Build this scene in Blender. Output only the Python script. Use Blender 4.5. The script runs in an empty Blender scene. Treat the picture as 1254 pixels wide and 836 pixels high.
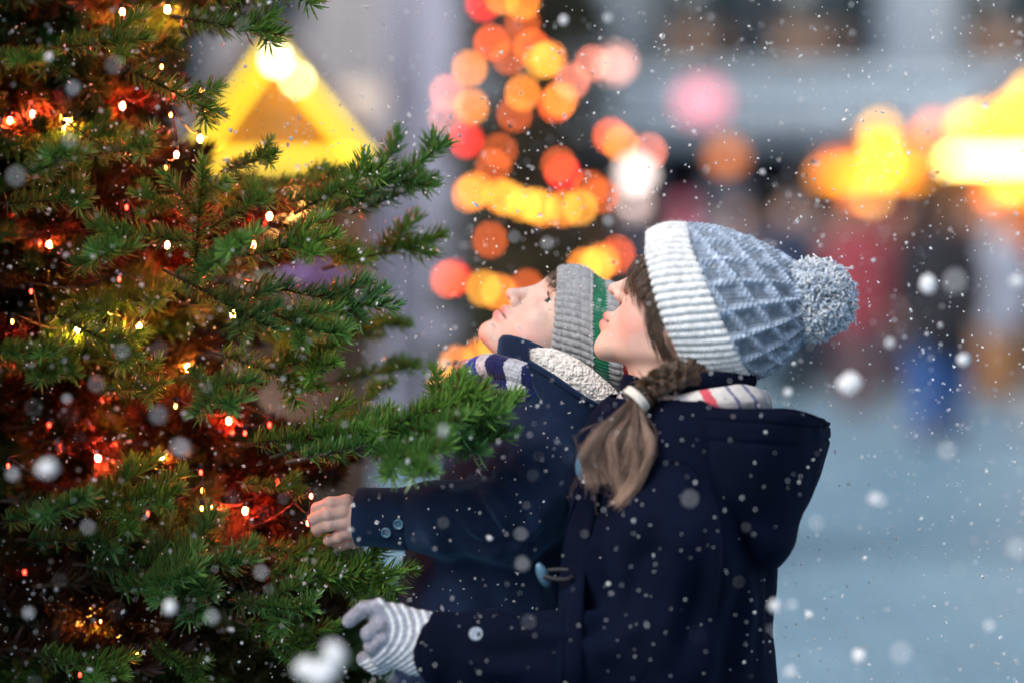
import bpy, math, random
import numpy as np
from mathutils import Vector, Matrix
R = math.radians
PI = math.pi
SC = bpy.context.scene
COL = SC.collection
# ------------------------------------------------------------------ camera
CAM_Y, CAM_Z, PITCH, LENS = -2.96, 1.2, R(2.0), 85.0
cam_data = bpy.data.cameras.new('camera'); cam = bpy.data.objects.new('camera', cam_data); COL.objects.link(cam)
cam.location = (0, CAM_Y, CAM_Z); cam.rotation_euler = (R(90) - PITCH, 0, 0)
cam_data.lens = LENS; cam_data.sensor_width = 36.0; cam_data.clip_start = .05; cam_data.clip_end = 400
cam_data.dof.use_dof = True; cam_data.dof.focus_distance = 2.93; cam_data.dof.aperture_fstop = 1.3
SC.camera = cam
PXA = 36.0 / 1254 / LENS
_cp, _sp = math.cos(PITCH), math.sin(PITCH)
def at(px, py, Y=0.0):
    """the point of the place that stands at depth Y and is seen at (px, py) of the 1254 x 836 photograph"""
    a = (px - 627.0) * PXA; b = (418.0 - py) * PXA
    dx, dy, dz = a, _cp + b * _sp, -_sp + b * _cp
    t = (Y - CAM_Y) / dy
    return np.array((a * t, Y, CAM_Z + dz * t))
# ------------------------------------------------------------------ objects
def tag(o, label=None, cat=None, group=None, kind=None):
    if label: o['label'] = label
    if cat: o['category'] = cat
    if group: o['group'] = group
    if kind: o['kind'] = kind
    return o
def empty(name, loc=(0, 0, 0), rz=0.0, **k):
    o = bpy.data.objects.new(name, None); COL.objects.link(o)
    o.location = tuple(loc); o.rotation_euler = (0, 0, rz); o.empty_display_size = .05
    return tag(o, **k)
def link(name, me, mat=None, parent=None, local=False, **k):
    o = bpy.data.objects.new(name, me); COL.objects.link(o)
    if mat is not None and len(me.materials) == 0: me.materials.append(mat)
    if parent is not None:
        o.parent = parent
        if parent.type == 'EMPTY' and not local: o.location = -parent.location      # built in world coordinates
    return tag(o, **k)
def mesh(name, V, F, smooth=True, cols=None, attrs=None):
    """V n x 3; F: list of (m x k) arrays; cols: n x 3 colour attribute 'tint'; attrs: {name: n floats}"""
    V = np.asarray(V, np.float32)
    if not isinstance(F, (list, tuple)): F = [F]
    F = [np.asarray(f, np.int32) for f in F if len(f)]
    me = bpy.data.meshes.new(name)
    me.vertices.add(len(V)); me.vertices.foreach_set('co', V.ravel())
    loops = np.concatenate([f.ravel() for f in F]); cnt = np.concatenate([np.full(len(f), f.shape[1], np.int32) for f in F])
    me.loops.add(len(loops)); me.loops.foreach_set('vertex_index', loops)
    me.polygons.add(len(cnt))
    st = np.zeros(len(cnt), np.int32); st[1:] = np.cumsum(cnt)[:-1]
    me.polygons.foreach_set('loop_start', st)
    try: me.polygons.foreach_set('loop_total', cnt)
    except Exception: pass
    if smooth: me.polygons.foreach_set('use_smooth', np.ones(len(cnt), bool))
    if cols is not None:
        a = me.attributes.new('tint', 'FLOAT_COLOR', 'POINT')
        c = np.ones((len(V), 4), np.float32); c[:, :3] = cols; a.data.foreach_set('color', c.ravel())
    for k, v in (attrs or {}).items():
        a = me.attributes.new(k, 'FLOAT', 'POINT'); a.data.foreach_set('value', np.asarray(v, np.float32))
    me.update(calc_edges=True); me.validate()
    return me
def join(parts):
    """[(V, [F...]), ...] -> V, [F...]"""
    Vs, Fs, n = [], {}, 0
    for V, F in parts:
        if not isinstance(F, (list, tuple)): F = [F]
        for f in F:
            f = np.asarray(f)
            if len(f): Fs.setdefault(f.shape[1], []).append(f + n)
        Vs.append(np.asarray(V, float).reshape(-1, 3)); n += len(Vs[-1])
    return np.concatenate(Vs), [np.concatenate(f) for f in Fs.values()]
def grid_faces(n, m, wrap_m=False, wrap_n=False):
    """faces of an n x m vertex grid (row-major)"""
    i = np.arange(n if wrap_n else n - 1); j = np.arange(m if wrap_m else m - 1)
    I, J = np.meshgrid(i, j, indexing='ij'); I2, J2 = (I + 1) % n, (J + 1) % m
    return np.stack([I * m + J, I * m + J2, I2 * m + J2, I2 * m + J], -1).reshape(-1, 4)
def nrm(v):
    v = np.asarray(v, float); return v / (np.linalg.norm(v, axis=-1, keepdims=True) + 1e-12)
def grid_normals(P, wrap_m=True):
    du = np.gradient(P, axis=0)
    if wrap_m:
        Q = np.concatenate([P[:, -1:], P, P[:, :1]], 1); dv = (Q[:, 2:] - Q[:, :-2]) / 2
    else: dv = np.gradient(P, axis=1)
    return nrm(np.cross(dv, du))
def tube(pts, rad, seg=8, caps=True):
    P = np.asarray(pts, float); n = len(P); rad = np.broadcast_to(np.asarray(rad, float), (n,))
    T = nrm(np.gradient(P, axis=0)); up = np.array((0, 0, 1.0)) if abs(T[0][2]) < .9 else np.array((1.0, 0, 0))
    N = np.zeros((n, 3)); a = nrm(np.cross(T[0], up))
    for i in range(n):
        a = nrm(a - T[i] * np.dot(a, T[i])); N[i] = a
    B = np.cross(T, N); th = np.linspace(0, 2 * PI, seg, endpoint=False)
    V = P[:, None] + rad[:, None, None] * (np.cos(th)[None, :, None] * N[:, None] + np.sin(th)[None, :, None] * B[:, None])
    V = V.reshape(-1, 3); F = [grid_faces(n, seg, True)]
    if caps:
        k = len(V); V = np.concatenate([V, P[:1], P[-1:]]); j = np.arange(seg)
        F.append(np.concatenate([np.stack([np.full(seg, k), (j + 1) % seg, j], 1), np.stack([np.full(seg, k + 1), (n - 1) * seg + j, (n - 1) * seg + (j + 1) % seg], 1)]))
    return V, F
def box(c, s, ax=None, bev=.0):
    """axis-aligned (or ax: 3x3 rows) box with chamfered edges; c centre, s full sizes"""
    c = np.asarray(c, float); h = np.asarray(s, float) / 2; b = min(bev, h.min() * .9)
    if b <= 0:
        V = np.array([(x, y, z) for x in (-1, 1) for y in (-1, 1) for z in (-1, 1)], float) * h
        F = [np.array([(0, 1, 3, 2), (4, 6, 7, 5), (0, 4, 5, 1), (2, 3, 7, 6), (0, 2, 6, 4), (1, 5, 7, 3)])]
    else:
        V, idx = [], {}
        for x in (-1, 1):
            for y in (-1, 1):
                for z in (-1, 1):
                    for k in range(3):
                        p = np.array((x, y, z)) * h; q = np.array((x, y, z)) * b; q[k] = 0; idx[x, y, z, k] = len(V); V.append(p - q)
        quads, tris = [], []
        for k in range(3):
            o = [a for a in range(3) if a != k]
            for s_ in (-1, 1):
                f = []
                for a_, b_ in ((-1, -1), (1, -1), (1, 1), (-1, 1)):
                    t = [0, 0, 0]; t[k] = s_; t[o[0]] = a_; t[o[1]] = b_; f.append(idx[t[0], t[1], t[2], k])
                quads.append(f)
        for k in range(3):
            o = [a for a in range(3) if a != k]
            for a_ in (-1, 1):
                for b_ in (-1, 1):
                    t1 = [0, 0, 0]; t1[o[0]] = a_; t1[o[1]] = b_; t2 = list(t1); t1[k] = -1; t2[k] = 1
                    quads.append([idx[t1[0], t1[1], t1[2], o[0]], idx[t2[0], t2[1], t2[2], o[0]], idx[t2[0], t2[1], t2[2], o[1]], idx[t1[0], t1[1], t1[2], o[1]]])
        for x in (-1, 1):
            for y in (-1, 1):
                for z in (-1, 1): tris.append([idx[x, y, z, 0], idx[x, y, z, 1], idx[x, y, z, 2]])
        V = np.array(V); F = [np.array(quads), np.array(tris)]
    if ax is not None: V = V @ np.asarray(ax, float)
    return V + c, F
def ball(c, r, nu=16, nv=10, ax=None):
    th = np.linspace(0, 2 * PI, nu, endpoint=False); ph = np.linspace(0, PI, nv + 1)[1:-1]
    V = np.stack([np.sin(ph)[:, None] * np.cos(th), np.sin(ph)[:, None] * np.sin(th), np.cos(ph)[:, None] * np.ones(nu)], -1).reshape(-1, 3)
    n = len(V); V = np.concatenate([V, [(0, 0, 1), (0, 0, -1)]]) * np.asarray(r, float)
    j = np.arange(nu); L = (nv - 2) * nu
    F = [grid_faces(nv - 1, nu, True), np.concatenate([np.stack([np.full(nu, n), j, (j + 1) % nu], 1), np.stack([np.full(nu, n + 1), L + (j + 1) % nu, L + j], 1)])]
    if ax is not None: V = V @ np.asarray(ax, float)
    return V + np.asarray(c, float), F
def prism(poly, y0, y1):
    """polygon in (x, z), extruded from y0 to y1 (convex)"""
    n = len(poly); V = np.array([(x, y0, z) for x, z in poly] + [(x, y1, z) for x, z in poly]); j = np.arange(n)
    return V, [np.stack([j, (j + 1) % n, n + (j + 1) % n, n + j], 1), np.array([list(range(n))[::-1], list(range(n, 2 * n))])]
# ------------------------------------------------------------------ noise on points (numpy)
def vnoise(P, seed=0):
    """value noise in about -1..1"""
    P = np.asarray(P, float); I = np.floor(P).astype(np.int64); f = P - I; f = f * f * (3 - 2 * f)
    def hsh(a, b, c):
        h = (a * 374761393 + b * 668265263 + c * 2147483647 + seed * 974634777) & 0xffffffff
        h = ((h ^ (h >> 13)) * 1274126177) & 0xffffffff
        return ((h ^ (h >> 16)) & 0xffff) / 32767.5 - 1
    x, y, z = I[..., 0], I[..., 1], I[..., 2]; r = 0
    for a in (0, 1):
        for b in (0, 1):
            for c in (0, 1):
                w = (f[..., 0] if a else 1 - f[..., 0]) * (f[..., 1] if b else 1 - f[..., 1]) * (f[..., 2] if c else 1 - f[..., 2])
                r = r + w * hsh(x + a, y + b, z + c)
    return r
def fbm(P, oct=3, seed=0):
    P = np.asarray(P, float); return sum(vnoise(P * 2 ** i, seed + i) / 2 ** i for i in range(oct))
# ------------------------------------------------------------------ signed distance volumes
class Vol:
    def __init__(s, lo, hi, h):
        s.lo = np.asarray(lo, float); s.h = h; s.n = np.ceil((np.asarray(hi, float) - s.lo) / h).astype(int) + 1
        s.f = np.full(s.n, 1e3, np.float32)
        s.ax = [(s.lo[i] + h * np.arange(s.n[i])).astype(np.float32) for i in range(3)]
    def _reg(s, lo, hi):
        a = np.clip(np.floor((lo - s.lo) / s.h).astype(int), 0, s.n); b = np.clip(np.ceil((hi - s.lo) / s.h).astype(int) + 1, 0, s.n)
        sl = tuple(slice(a[i], b[i]) for i in range(3))
        return sl, s.ax[0][sl[0]][:, None, None], s.ax[1][sl[1]][None, :, None], s.ax[2][sl[2]][None, None, :]
    def op(s, fn, lo, hi, k, mode='add'):
        m = k + 3 * s.h; sl, X, Y, Z = s._reg(np.asarray(lo) - m, np.asarray(hi) + m)
        a = s.f[sl]
        if a.size == 0: return s
        d = fn(X, Y, Z)
        if mode == 'add':
            h = np.maximum(k - np.abs(a - d), 0) / max(k, 1e-9); s.f[sl] = np.minimum(a, d) - h * h * k * .25
        else:
            d = -d; h = np.maximum(k - np.abs(a - d), 0) / max(k, 1e-9); s.f[sl] = np.maximum(a, d) + h * h * k * .25
        return s
    def cone(s, p, q, r1, r2=None, k=0., mode='add', sy=1.0):
        p = np.asarray(p, np.float32); q = np.asarray(q, np.float32); r2 = r1 if r2 is None else r2
        d = q - p; d = d.copy(); L = float((d * d).sum()) + 1e-12; rm = max(r1, r2) * max(1, sy)
        def fn(X, Y, Z):
            t = np.clip(((X - p[0]) * d[0] + (Y - p[1]) * d[1] + (Z - p[2]) * d[2]) / L, 0, 1)
            return np.sqrt((X - p[0] - t * d[0]) ** 2 + ((Y - p[1] - t * d[1]) / sy) ** 2 + (Z - p[2] - t * d[2]) ** 2) - (r1 + (r2 - r1) * t)
        return s.op(fn, np.minimum(p, q) - rm, np.maximum(p, q) + rm, k, mode)
    def chain(s, pts, rs, k=0., mode='add', sy=1.0, kk=None):
        for i in range(len(pts) - 1): s.cone(pts[i], pts[i + 1], rs[i], rs[i + 1], k, mode, sy)
        return s
    def ell(s, c, r, k=0., mode='add', ax=None):
        c = np.asarray(c, np.float32); r = np.asarray(r, np.float32); A = np.eye(3, dtype=np.float32) if ax is None else np.asarray(ax, np.float32); rm = r.max()
        def fn(X, Y, Z):
            x, y, z = X - c[0], Y - c[1], Z - c[2]
            u = [(A[i, 0] * x + A[i, 1] * y + A[i, 2] * z) for i in range(3)]
            k0 = np.sqrt(sum((u[i] / r[i]) ** 2 for i in range(3))); k1 = np.sqrt(sum((u[i] / r[i] ** 2) ** 2 for i in range(3)))
            return k0 * (k0 - 1) / np.maximum(k1, 1e-6)
        return s.op(fn, c - rm, c + rm, k, mode)
    def rbox(s, c, size, r, k=0., mode='add', ax=None):
        c = np.asarray(c, np.float32); b = np.asarray(size, np.float32) / 2 - r; A = np.eye(3, dtype=np.float32) if ax is None else np.asarray(ax, np.float32)
        rm = float(np.linalg.norm(np.asarray(size) / 2))
        def fn(X, Y, Z):
            x, y, z = X - c[0], Y - c[1], Z - c[2]
            q = [np.abs(A[i, 0] * x + A[i, 1] * y + A[i, 2] * z) - b[i] for i in range(3)]
            return np.sqrt(sum(np.maximum(v, 0) ** 2 for v in q)) + np.minimum(np.maximum(np.maximum(q[0], q[1]), q[2]), 0) - r
        return s.op(fn, c - rm, c + rm, k, mode)
    def mesh(s):
        """surface nets -> V, F"""
        f = s.f; n = s.n; neg = f < 0
        c = np.zeros(tuple(n - 1), np.int8)
        for a in (0, 1):
            for b in (0, 1):
                for d in (0, 1): c += neg[a:n[0] - 1 + a, b:n[1] - 1 + b, d:n[2] - 1 + d]
        I = np.argwhere((c > 0) & (c < 8)); idx = np.full(c.shape, -1, np.int64); idx[tuple(I.T)] = np.arange(len(I))
        acc = np.zeros((len(I), 3)); w = np.zeros(len(I)); g = {}
        for a in (0, 1):
            for b in (0, 1):
                for d in (0, 1): g[a, b, d] = f[I[:, 0] + a, I[:, 1] + b, I[:, 2] + d].astype(float)
        for e in [(x, y) for x in g for y in g if sum(abs(p - q) for p, q in zip(x, y)) == 1 and x < y]:
            v0, v1 = g[e[0]], g[e[1]]; m = (v0 < 0) != (v1 < 0); t = np.where(m, v0 / np.where(m, v0 - v1, 1), 0)
            p0, p1 = np.array(e[0], float), np.array(e[1], float)
            acc[m] += p0 + t[m, None] * (p1 - p0); w[m] += 1
        V = s.lo + s.h * (I + acc / w[:, None])
        F = []
        for ax in range(3):
            sl0 = [slice(None)] * 3; sl1 = [slice(None)] * 3; sl0[ax] = slice(0, -1); sl1[ax] = slice(1, None)
            n0, n1 = neg[tuple(sl0)], neg[tuple(sl1)]; E = np.argwhere(n0 != n1); o = [i for i in range(3) if i != ax]
            E = E[(E[:, o[0]] > 0) & (E[:, o[1]] > 0) & (E[:, o[0]] < n[o[0]] - 1) & (E[:, o[1]] < n[o[1]] - 1)]
            q = []
            for a, b in ((1, 1), (0, 1), (0, 0), (1, 0)):
                J = E.copy(); J[:, o[0]] -= a; J[:, o[1]] -= b; q.append(idx[tuple(J.T)])
            q = np.stack(q, 1); flip = n0[tuple(E.T)] ^ (ax == 1)
            q[~flip] = q[~flip][:, ::-1]; F.append(q)
        F = np.concatenate(F); F = F[(F >= 0).all(1)]
        return V, [F]
def smooth_mesh(V, F, it=2, lam=.5):
    V = V.copy(); E = np.concatenate([np.stack([f[:, i], f[:, (i + 1) % f.shape[1]]], 1) for f in F for i in range(f.shape[1])])
    for _ in range(it):
        a = np.zeros_like(V); c = np.zeros(len(V))
        np.add.at(a, E[:, 0], V[E[:, 1]]); np.add.at(c, E[:, 0], 1); np.add.at(a, E[:, 1], V[E[:, 0]]); np.add.at(c, E[:, 1], 1)
        V += lam * (a / np.maximum(c, 1)[:, None] - V)
    return V
def vert_normals(V, F):
    N = np.zeros_like(V)
    for f in F:
        n = np.cross(V[f[:, 1]] - V[f[:, 0]], V[f[:, 2]] - V[f[:, 0]])
        for i in range(f.shape[1]): np.add.at(N, f[:, i], n)
    return nrm(N)
# ------------------------------------------------------------------ materials
def newmat(name):
    m = bpy.data.materials.new(name); m.use_nodes = True; nt = m.node_tree
    return m, nt, nt.nodes['Principled BSDF']
def setp(b, **k):
    for n, v in k.items():
        n = n.replace('_', ' ')
        if n in b.inputs: b.inputs[n].default_value = v
def N_(nt, t, **k):
    n = nt.nodes.new(t)
    for a, v in k.items(): setattr(n, a, v)
    return n
def ramp(nt, fac, stops):
    r = nt.nodes.new('ShaderNodeValToRGB'); e = r.color_ramp.elements
    while len(e) < len(stops): e.new(.5)
    for i, (p, c) in enumerate(stops): e[i].position = p; e[i].color = tuple(c) + (1,)
    nt.links.new(fac, r.inputs['Fac']); return r.outputs['Color']
def noise_fac(nt, scale, detail=4, rough=.6, coord='Object', vec=None):
    t = nt.nodes.new('ShaderNodeTexNoise'); t.inputs['Scale'].default_value = scale; t.inputs['Detail'].default_value = detail; t.inputs['Roughness'].default_value = rough
    if vec is None:
        c = nt.nodes.new('ShaderNodeTexCoord'); vec = c.outputs[coord]
    nt.links.new(vec, t.inputs['Vector']); return t.outputs['Fac']
def bump(nt, b, fac, dist, strength=1.0):
    n = nt.nodes.new('ShaderNodeBump'); n.inputs['Distance'].default_value = dist; n.inputs['Strength'].default_value = strength
    nt.links.new(fac, n.inputs['Height']); nt.links.new(n.outputs['Normal'], b.inputs['Normal'])
def mixcol(nt, fac, a, b, mode='MIX'):
    m = nt.nodes.new('ShaderNodeMix'); m.data_type = 'RGBA'; m.blend_type = mode
    for s, v in ((m.inputs[0], fac), (m.inputs[6], a), (m.inputs[7], b)):
        if hasattr(v, 'is_output'): nt.links.new(v, s)
        else: s.default_value = v if not isinstance(v, (tuple, list)) else tuple(v) + ((1,) if len(v) == 3 else ())
    return m.outputs[2]
def mat_noise(name, c0, c1, scale, rough=.8, bumpd=0., bscale=None, **k):
    m, nt, b = newmat(name)
    nt.links.new(ramp(nt, noise_fac(nt, scale), [(.3, c0), (.7, c1)]), b.inputs['Base Color'])
    setp(b, Roughness=rough, **k)
    if bumpd: bump(nt, b, noise_fac(nt, bscale or scale * 4), bumpd)
    return m
def mat_tint(name, rough=.8, nscale=60., namp=.25, bumpd=0., bscale=300., **k):
    """base colour from the 'tint' attribute, broken up a little"""
    m, nt, b = newmat(name); a = N_(nt, 'ShaderNodeAttribute', attribute_name='tint')
    v = ramp(nt, noise_fac(nt, nscale), [(.25, (1 - namp,) * 3), (.75, (1 + namp * .3,) * 3)])
    nt.links.new(mixcol(nt, 1.0, a.outputs['Color'], v, 'MULTIPLY'), b.inputs['Base Color'])
    setp(b, Roughness=rough, **k)
    if bumpd: bump(nt, b, noise_fac(nt, bscale), bumpd)
    return m
def mat_emit(name, col, strength):
    m, nt, b = newmat(name); setp(b, Base_Color=tuple(.2 * c for c in col) + (1,), Emission_Color=tuple(col) + (1,), Emission_Strength=strength, Roughness=.3); return m
def mat_wool(name, c0, c1, sheen=.3, scol=(.35, .45, .8), bumpd=.0006, bscale=900):
    m, nt, b = newmat(name)
    f = noise_fac(nt, 14, 5, .65)
    nt.links.new(ramp(nt, f, [(.3, c0), (.7, c1)]), b.inputs['Base Color'])
    setp(b, Roughness=.9, Sheen_Weight=sheen, Sheen_Roughness=.45, Sheen_Tint=tuple(scol) + (1,), Specular_IOR_Level=.08)
    bump(nt, b, noise_fac(nt, bscale, 3, .7), bumpd)
    return m
# ------------------------------------------------------------------ light
SC.view_settings.view_transform = 'Standard'; SC.view_settings.look = 'None'; SC.view_settings.gamma = 1.0; SC.view_settings.use_curve_mapping = False
SC.view_settings.exposure = 0.95
SC.render.engine = 'CYCLES'
cy = SC.cycles; cy.use_denoising = True; cy.use_adaptive_sampling = False; cy.max_bounces = 8; cy.diffuse_bounces = 4; cy.glossy_bounces = 3; cy.transmission_bounces = 4; cy.transparent_max_bounces = 12
cy.sample_clamp_indirect = 6.0; cy.sample_clamp_direct = 0; cy.caustics_reflective = False; cy.caustics_refractive = False
try: cy.denoiser = 'OPENIMAGEDENOISE'; cy.denoising_input_passes = 'RGB_ALBEDO_NORMAL'
except Exception as e: print(e)
SUN_EL, SUN_AZ = R(44), R(226)          # azimuth measured from +Y towards +X: the sky is brightest up in front of the children, behind the camera's left
W = bpy.data.worlds.new('World'); SC.world = W; W.use_nodes = True; wn = W.node_tree
sky = wn.nodes.new('ShaderNodeTexSky'); sky.sky_type = 'NISHITA'; sky.sun_disc = False; sky.sun_elevation = SUN_EL; sky.sun_rotation = SUN_AZ; sky.air_density = 1.0; sky.dust_density = 2.5; sky.ozone_density = 1.0
hs = wn.nodes.new('ShaderNodeHueSaturation'); hs.inputs['Saturation'].default_value = .62; wn.links.new(sky.outputs['Color'], hs.inputs['Color'])
wn.links.new(hs.outputs['Color'], wn.nodes['Background'].inputs['Color']); wn.nodes['Background'].inputs['Strength'].default_value = .10
sl = bpy.data.lights.new('sun', 'SUN'); so = bpy.data.objects.new('sun', sl); COL.objects.link(so)
sl.energy = 1.75; sl.angle = R(30); sl.color = (1.0, .95, .88)
d = Vector((math.sin(SUN_AZ) * math.cos(SUN_EL), math.cos(SUN_AZ) * math.cos(SUN_EL), math.sin(SUN_EL)))
so.rotation_euler = d.to_track_quat('Z', 'Y').to_euler()
# ------------------------------------------------------------------ the two children
def frame(O, fpx, yaw, scale):
    """head frame: O world origin, fpx = the way the face looks in the picture (x right, y down), yaw away from the camera"""
    f = nrm(np.array((fpx[0], 0, -fpx[1]))); U = np.array((-f[2], 0, f[0])); U = U if np.dot(U, (0, 0, 1)) > 0 else -U
    Yv = np.array((0, 1.0, 0)); F = math.cos(yaw) * f + math.sin(yaw) * Yv; S = -math.cos(yaw) * Yv + math.sin(yaw) * f
    return O, np.stack([F, U, S]) * scale / 1000.0
def to_world(fr, V): return fr[0] + np.asarray(V, float) @ fr[1]
def to_local(fr, P): return (np.asarray(P, float) - fr[0]) @ np.linalg.inv(fr[1])
def build_head(p, neck, h=1.35):
    """a child's head in mm (forward, up, side towards the camera); neck: list of (point, radius)"""
    g = lambda k, d: p.get(k, d)
    v = Vol((-112, -150, -92), (118, 118, 92), h)
    cr = g('cranium', 1.0); v.ell((-8, 22 - 74 * (1 - cr) * .6, 0), (88 * cr, 74 * cr, 70)).ell((30, 20 - 8 * (1 - cr) / .08, 0), (56, 52, 59), 12).ell((36, -26, 0), (46, 60, 52), 14)
    for s in (-1, 1):
        v.cone((5, -46, 42 * s), (58, -74, 12 * s), 19, 15, 16)
        v.ell((46, -36, 29 * s), (27, 27, 25), 14)                       # round cheek
        v.ell((62, -22, 33 * s), (13, 14, 16), 12)
    v.ell(g('chin', (70, -76, 0)), g('chinr', (14, 15, 18)), 12)
    v.ell(g('muz', (65, -52, 0)), (19, 19, 25), 13)
    v.cone((80, 17, -24), (80, 17, 24), 6, 6, 10)
    for s in (-1, 1): v.ell((88 + (g('eye', (65.5, -1.5))[0] - 65.5) * .8, g('eye', (65.5, -1.5))[1] + .5, 31 * s), (15, 11, 16), 12, 'sub')   # eye sockets
    nt_ = np.array(g('nose', (95, -30, 0)), float)
    v.cone((81, 6, 0), nt_ + (-4, 6, 0), 5.5, 7, 9).ell(nt_, (8.2, 7.2, 8.4), 5)
    for s in (-1, 1): v.ell(nt_ + (-9, -3, 8.2 * s), (7.5, 5.8, 5), 4)
    for s in (-1, 1): v.ell(nt_ + (-3.2, -7.6, 5.9 * s), (4.6, 3.6, 3.2), 1.2, 'sub')
    lu = np.array(g('lipu', (86.5, -48, 0)), float); ll = np.array(g('lipl', (85, -58, 0)), float); mk = np.array(g('mcorner', (-15, -4.6, 22)), float)
    for s in (-1, 1):
        m = lu + mk * (1, 1, s)
        v.chain([lu + (-.6, .4, 0), lu + (-3.4, .6, 9 * s), m + (-1.5, .3, 0)], (3.9, 4.0, 2.4), 6)
        v.chain([ll + (-.6, 0, 0), ll + (-3.2, .6, 9 * s), m + (-1.5, -.3, 0)], (4.6, 4.3, 2.4), 6)
    mc = (lu + ll) / 2 + (3.4, .2, 0)
    for s in (-1, 1): v.chain([mc, mc + (-3.6, .8, 10 * s), lu + mk * (1, 1, s) + (2.5, .4, 1.5 * s)], (1.2, 1.2, 1.3), 1.6, 'sub')
    # eyes: lids with an opening, the eyeball is a mesh of its own
    for s in (-1, 1):
        e = np.array(tuple(g('eye', (65.5, -1.5))) + (30 * s,)); v.ell(e, (13.4, 12.6, 13.2), 5)
        v.ell(e + (13, -.1, 1.5 * s), (9, 3.7, 11.5), 1.2, 'sub')
        v.cone(e + (12, 6, -11 * s), e + (9, 6.5, 12 * s), 1.4, 1.2, 2, 'sub')
    for s in (-1, 1):                                                    # ears
        A = np.stack([nrm((1, .2, 0)), nrm((-.2, 1, .25 * s)), nrm((0, -.25 * s, 1))])
        v.ell((-8, -8, 70 * s), (17, 29, 7), 4, ax=A); v.ell((-4, -5, 77 * s), (9, 18, 6), 5, 'sub', ax=A); v.ell((-4, -29, 68 * s), (8, 9, 6), 4)
    v.chain([n[0] for n in neck], [n[1] for n in neck], 22)
    V, F = v.mesh(); V = smooth_mesh(V, F, 2, .4)
    return V, F
def skin_tint(L, p, base=(.80, .60, .53), blush=None):
    """skin colours at local points L"""
    c = np.tile(np.array(base, float), (len(L), 1)); g = lambda k, d: np.array(p.get(k, d), float)
    def put(w, col): c[:] = c * (1 - w[:, None]) + np.array(col) * w[:, None]
    gs = lambda q, r: np.exp(-(((L - np.array(q, float)) / np.array(r, float)) ** 2).sum(1))
    for s in (-1, 1):
        q = blush or (52, -38, 50)
        put(p.get('blw', .55) * gs((q[0], q[1], q[2] * s), p.get('blr', (22, 19, 30))), p.get('blc', (.82, .40, .36)))
        put(.5 * gs((-8, -10, 74 * s), (20, 30, 12)), (.75, .36, .30))
    put(.35 * gs(g('nose', (95, -30, 0)), (9, 9, 12)), (.85, .42, .36))
    lu, ll = g('lipu', (86.5, -48, 0)), g('lipl', (85, -58, 0))
    for q, r in ((lu, (10, 4.0, 15)), (ll, (9, 4.4, 14))): put(np.clip(1.3 * gs(q + (-1, 0, 0), r), 0, .85), p.get('lipc', (.66, .26, .25)))
    mid = (lu + ll) / 2; d = np.abs(L[:, 1] - mid[1] - .2) ; put(.8 * np.exp(-(d / 1.5) ** 2) * (np.abs(L[:, 2]) < 21) * (L[:, 0] > mid[0] - 16), (.30, .08, .08))
    for s in (-1, 1):                                                    # eyebrows
        a, b = np.array((80.0, 16, 11 * s)), np.array((64, 17, 42 * s)); t = np.clip((L - a) @ (b - a) / ((b - a) @ (b - a)), 0, 1)
        q = a + t[:, None] * (b - a) + np.stack([6 * np.sin(t * PI), 2.5 * np.sin(t * PI), 0 * t], 1)
        put(.7 * np.exp(-((L[:, 1] - q[:, 1]) / 2.4) ** 2) * (np.linalg.norm(L - q, axis=1) < 12) * (1 - .5 * t), (.16, .09, .06))
        put(.5 * gs((77, -7, 30 * s), (9, 4, 13)), (.72, .42, .38))
    return c
def mat_skin(name):
    m, nt, b = newmat(name); a = N_(nt, 'ShaderNodeAttribute', attribute_name='tint')
    v = ramp(nt, noise_fac(nt, 55, 6, .7), [(.3, (.93, .84, .83)), (.7, (1, 1, 1))])
    nt.links.new(mixcol(nt, 1.0, a.outputs['Color'], v, 'MULTIPLY'), b.inputs['Base Color'])
    setp(b, Roughness=.5, Specular_IOR_Level=.35, Subsurface_Weight=.35, Subsurface_Radius=(1, .35, .2), Subsurface_Scale=.006)
    bump(nt, b, noise_fac(nt, 700, 3, .7), .00012); return m
M_SKIN = mat_skin('skin')
def eyeballs(fr, parent, iris, ec=(65.5, -1.5)):
    for s in (-1, 1):
        V, F = ball((0, 0, 0), 11.8, 32, 24); ax = nrm((.95, .02, .22 * s))     # pole (z) becomes the gaze
        U = nrm(np.cross((0, 0, 1), ax)); W = np.cross(ax, U)
        cz = V[:, 2] / 11.8; col = np.tile((.55, .53, .52), (len(V), 1)); col[cz > .86] = iris; col[cz > .965] = (.01, .01, .01); col[(cz > .86) & (cz < .885)] = np.array(iris) * .4
        L = np.array((ec[0], ec[1], 30 * s)) + V @ np.stack([U, W, ax])
        link('eye', mesh('eye', to_world(fr, L), F, cols=col), M_EYE, parent)
m_, nt_, b_ = newmat('eye'); a_ = N_(nt_, 'ShaderNodeAttribute', attribute_name='tint'); nt_.links.new(a_.outputs['Color'], b_.inputs['Base Color']); setp(b_, Roughness=.08, Coat_Weight=.5); M_EYE = m_
def strands(paths, r0=.00045, r1=.00015, seg=3):
    """many thin tapered tubes; paths: n x k x 3"""
    P = np.asarray(paths, float); n, k = P.shape[:2]; T = nrm(np.gradient(P, axis=1))
    ref = nrm(np.random.RandomState(5).normal(size=(n, 1, 3))); A = nrm(np.cross(T, ref)); B = np.cross(T, A)
    t = np.linspace(0, 1, k); rad = (r0 + (r1 - r0) * t ** 1.5)[None, :, None, None]; th = np.linspace(0, 2 * PI, seg, endpoint=False)[None, None, :, None]
    V = P[:, :, None] + rad * (np.cos(th) * A[:, :, None] + np.sin(th) * B[:, :, None])
    F = (grid_faces(k, seg, True)[None] + (np.arange(n) * k * seg)[:, None, None]).reshape(-1, 4)
    return V.reshape(-1, 3), [F]
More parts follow.
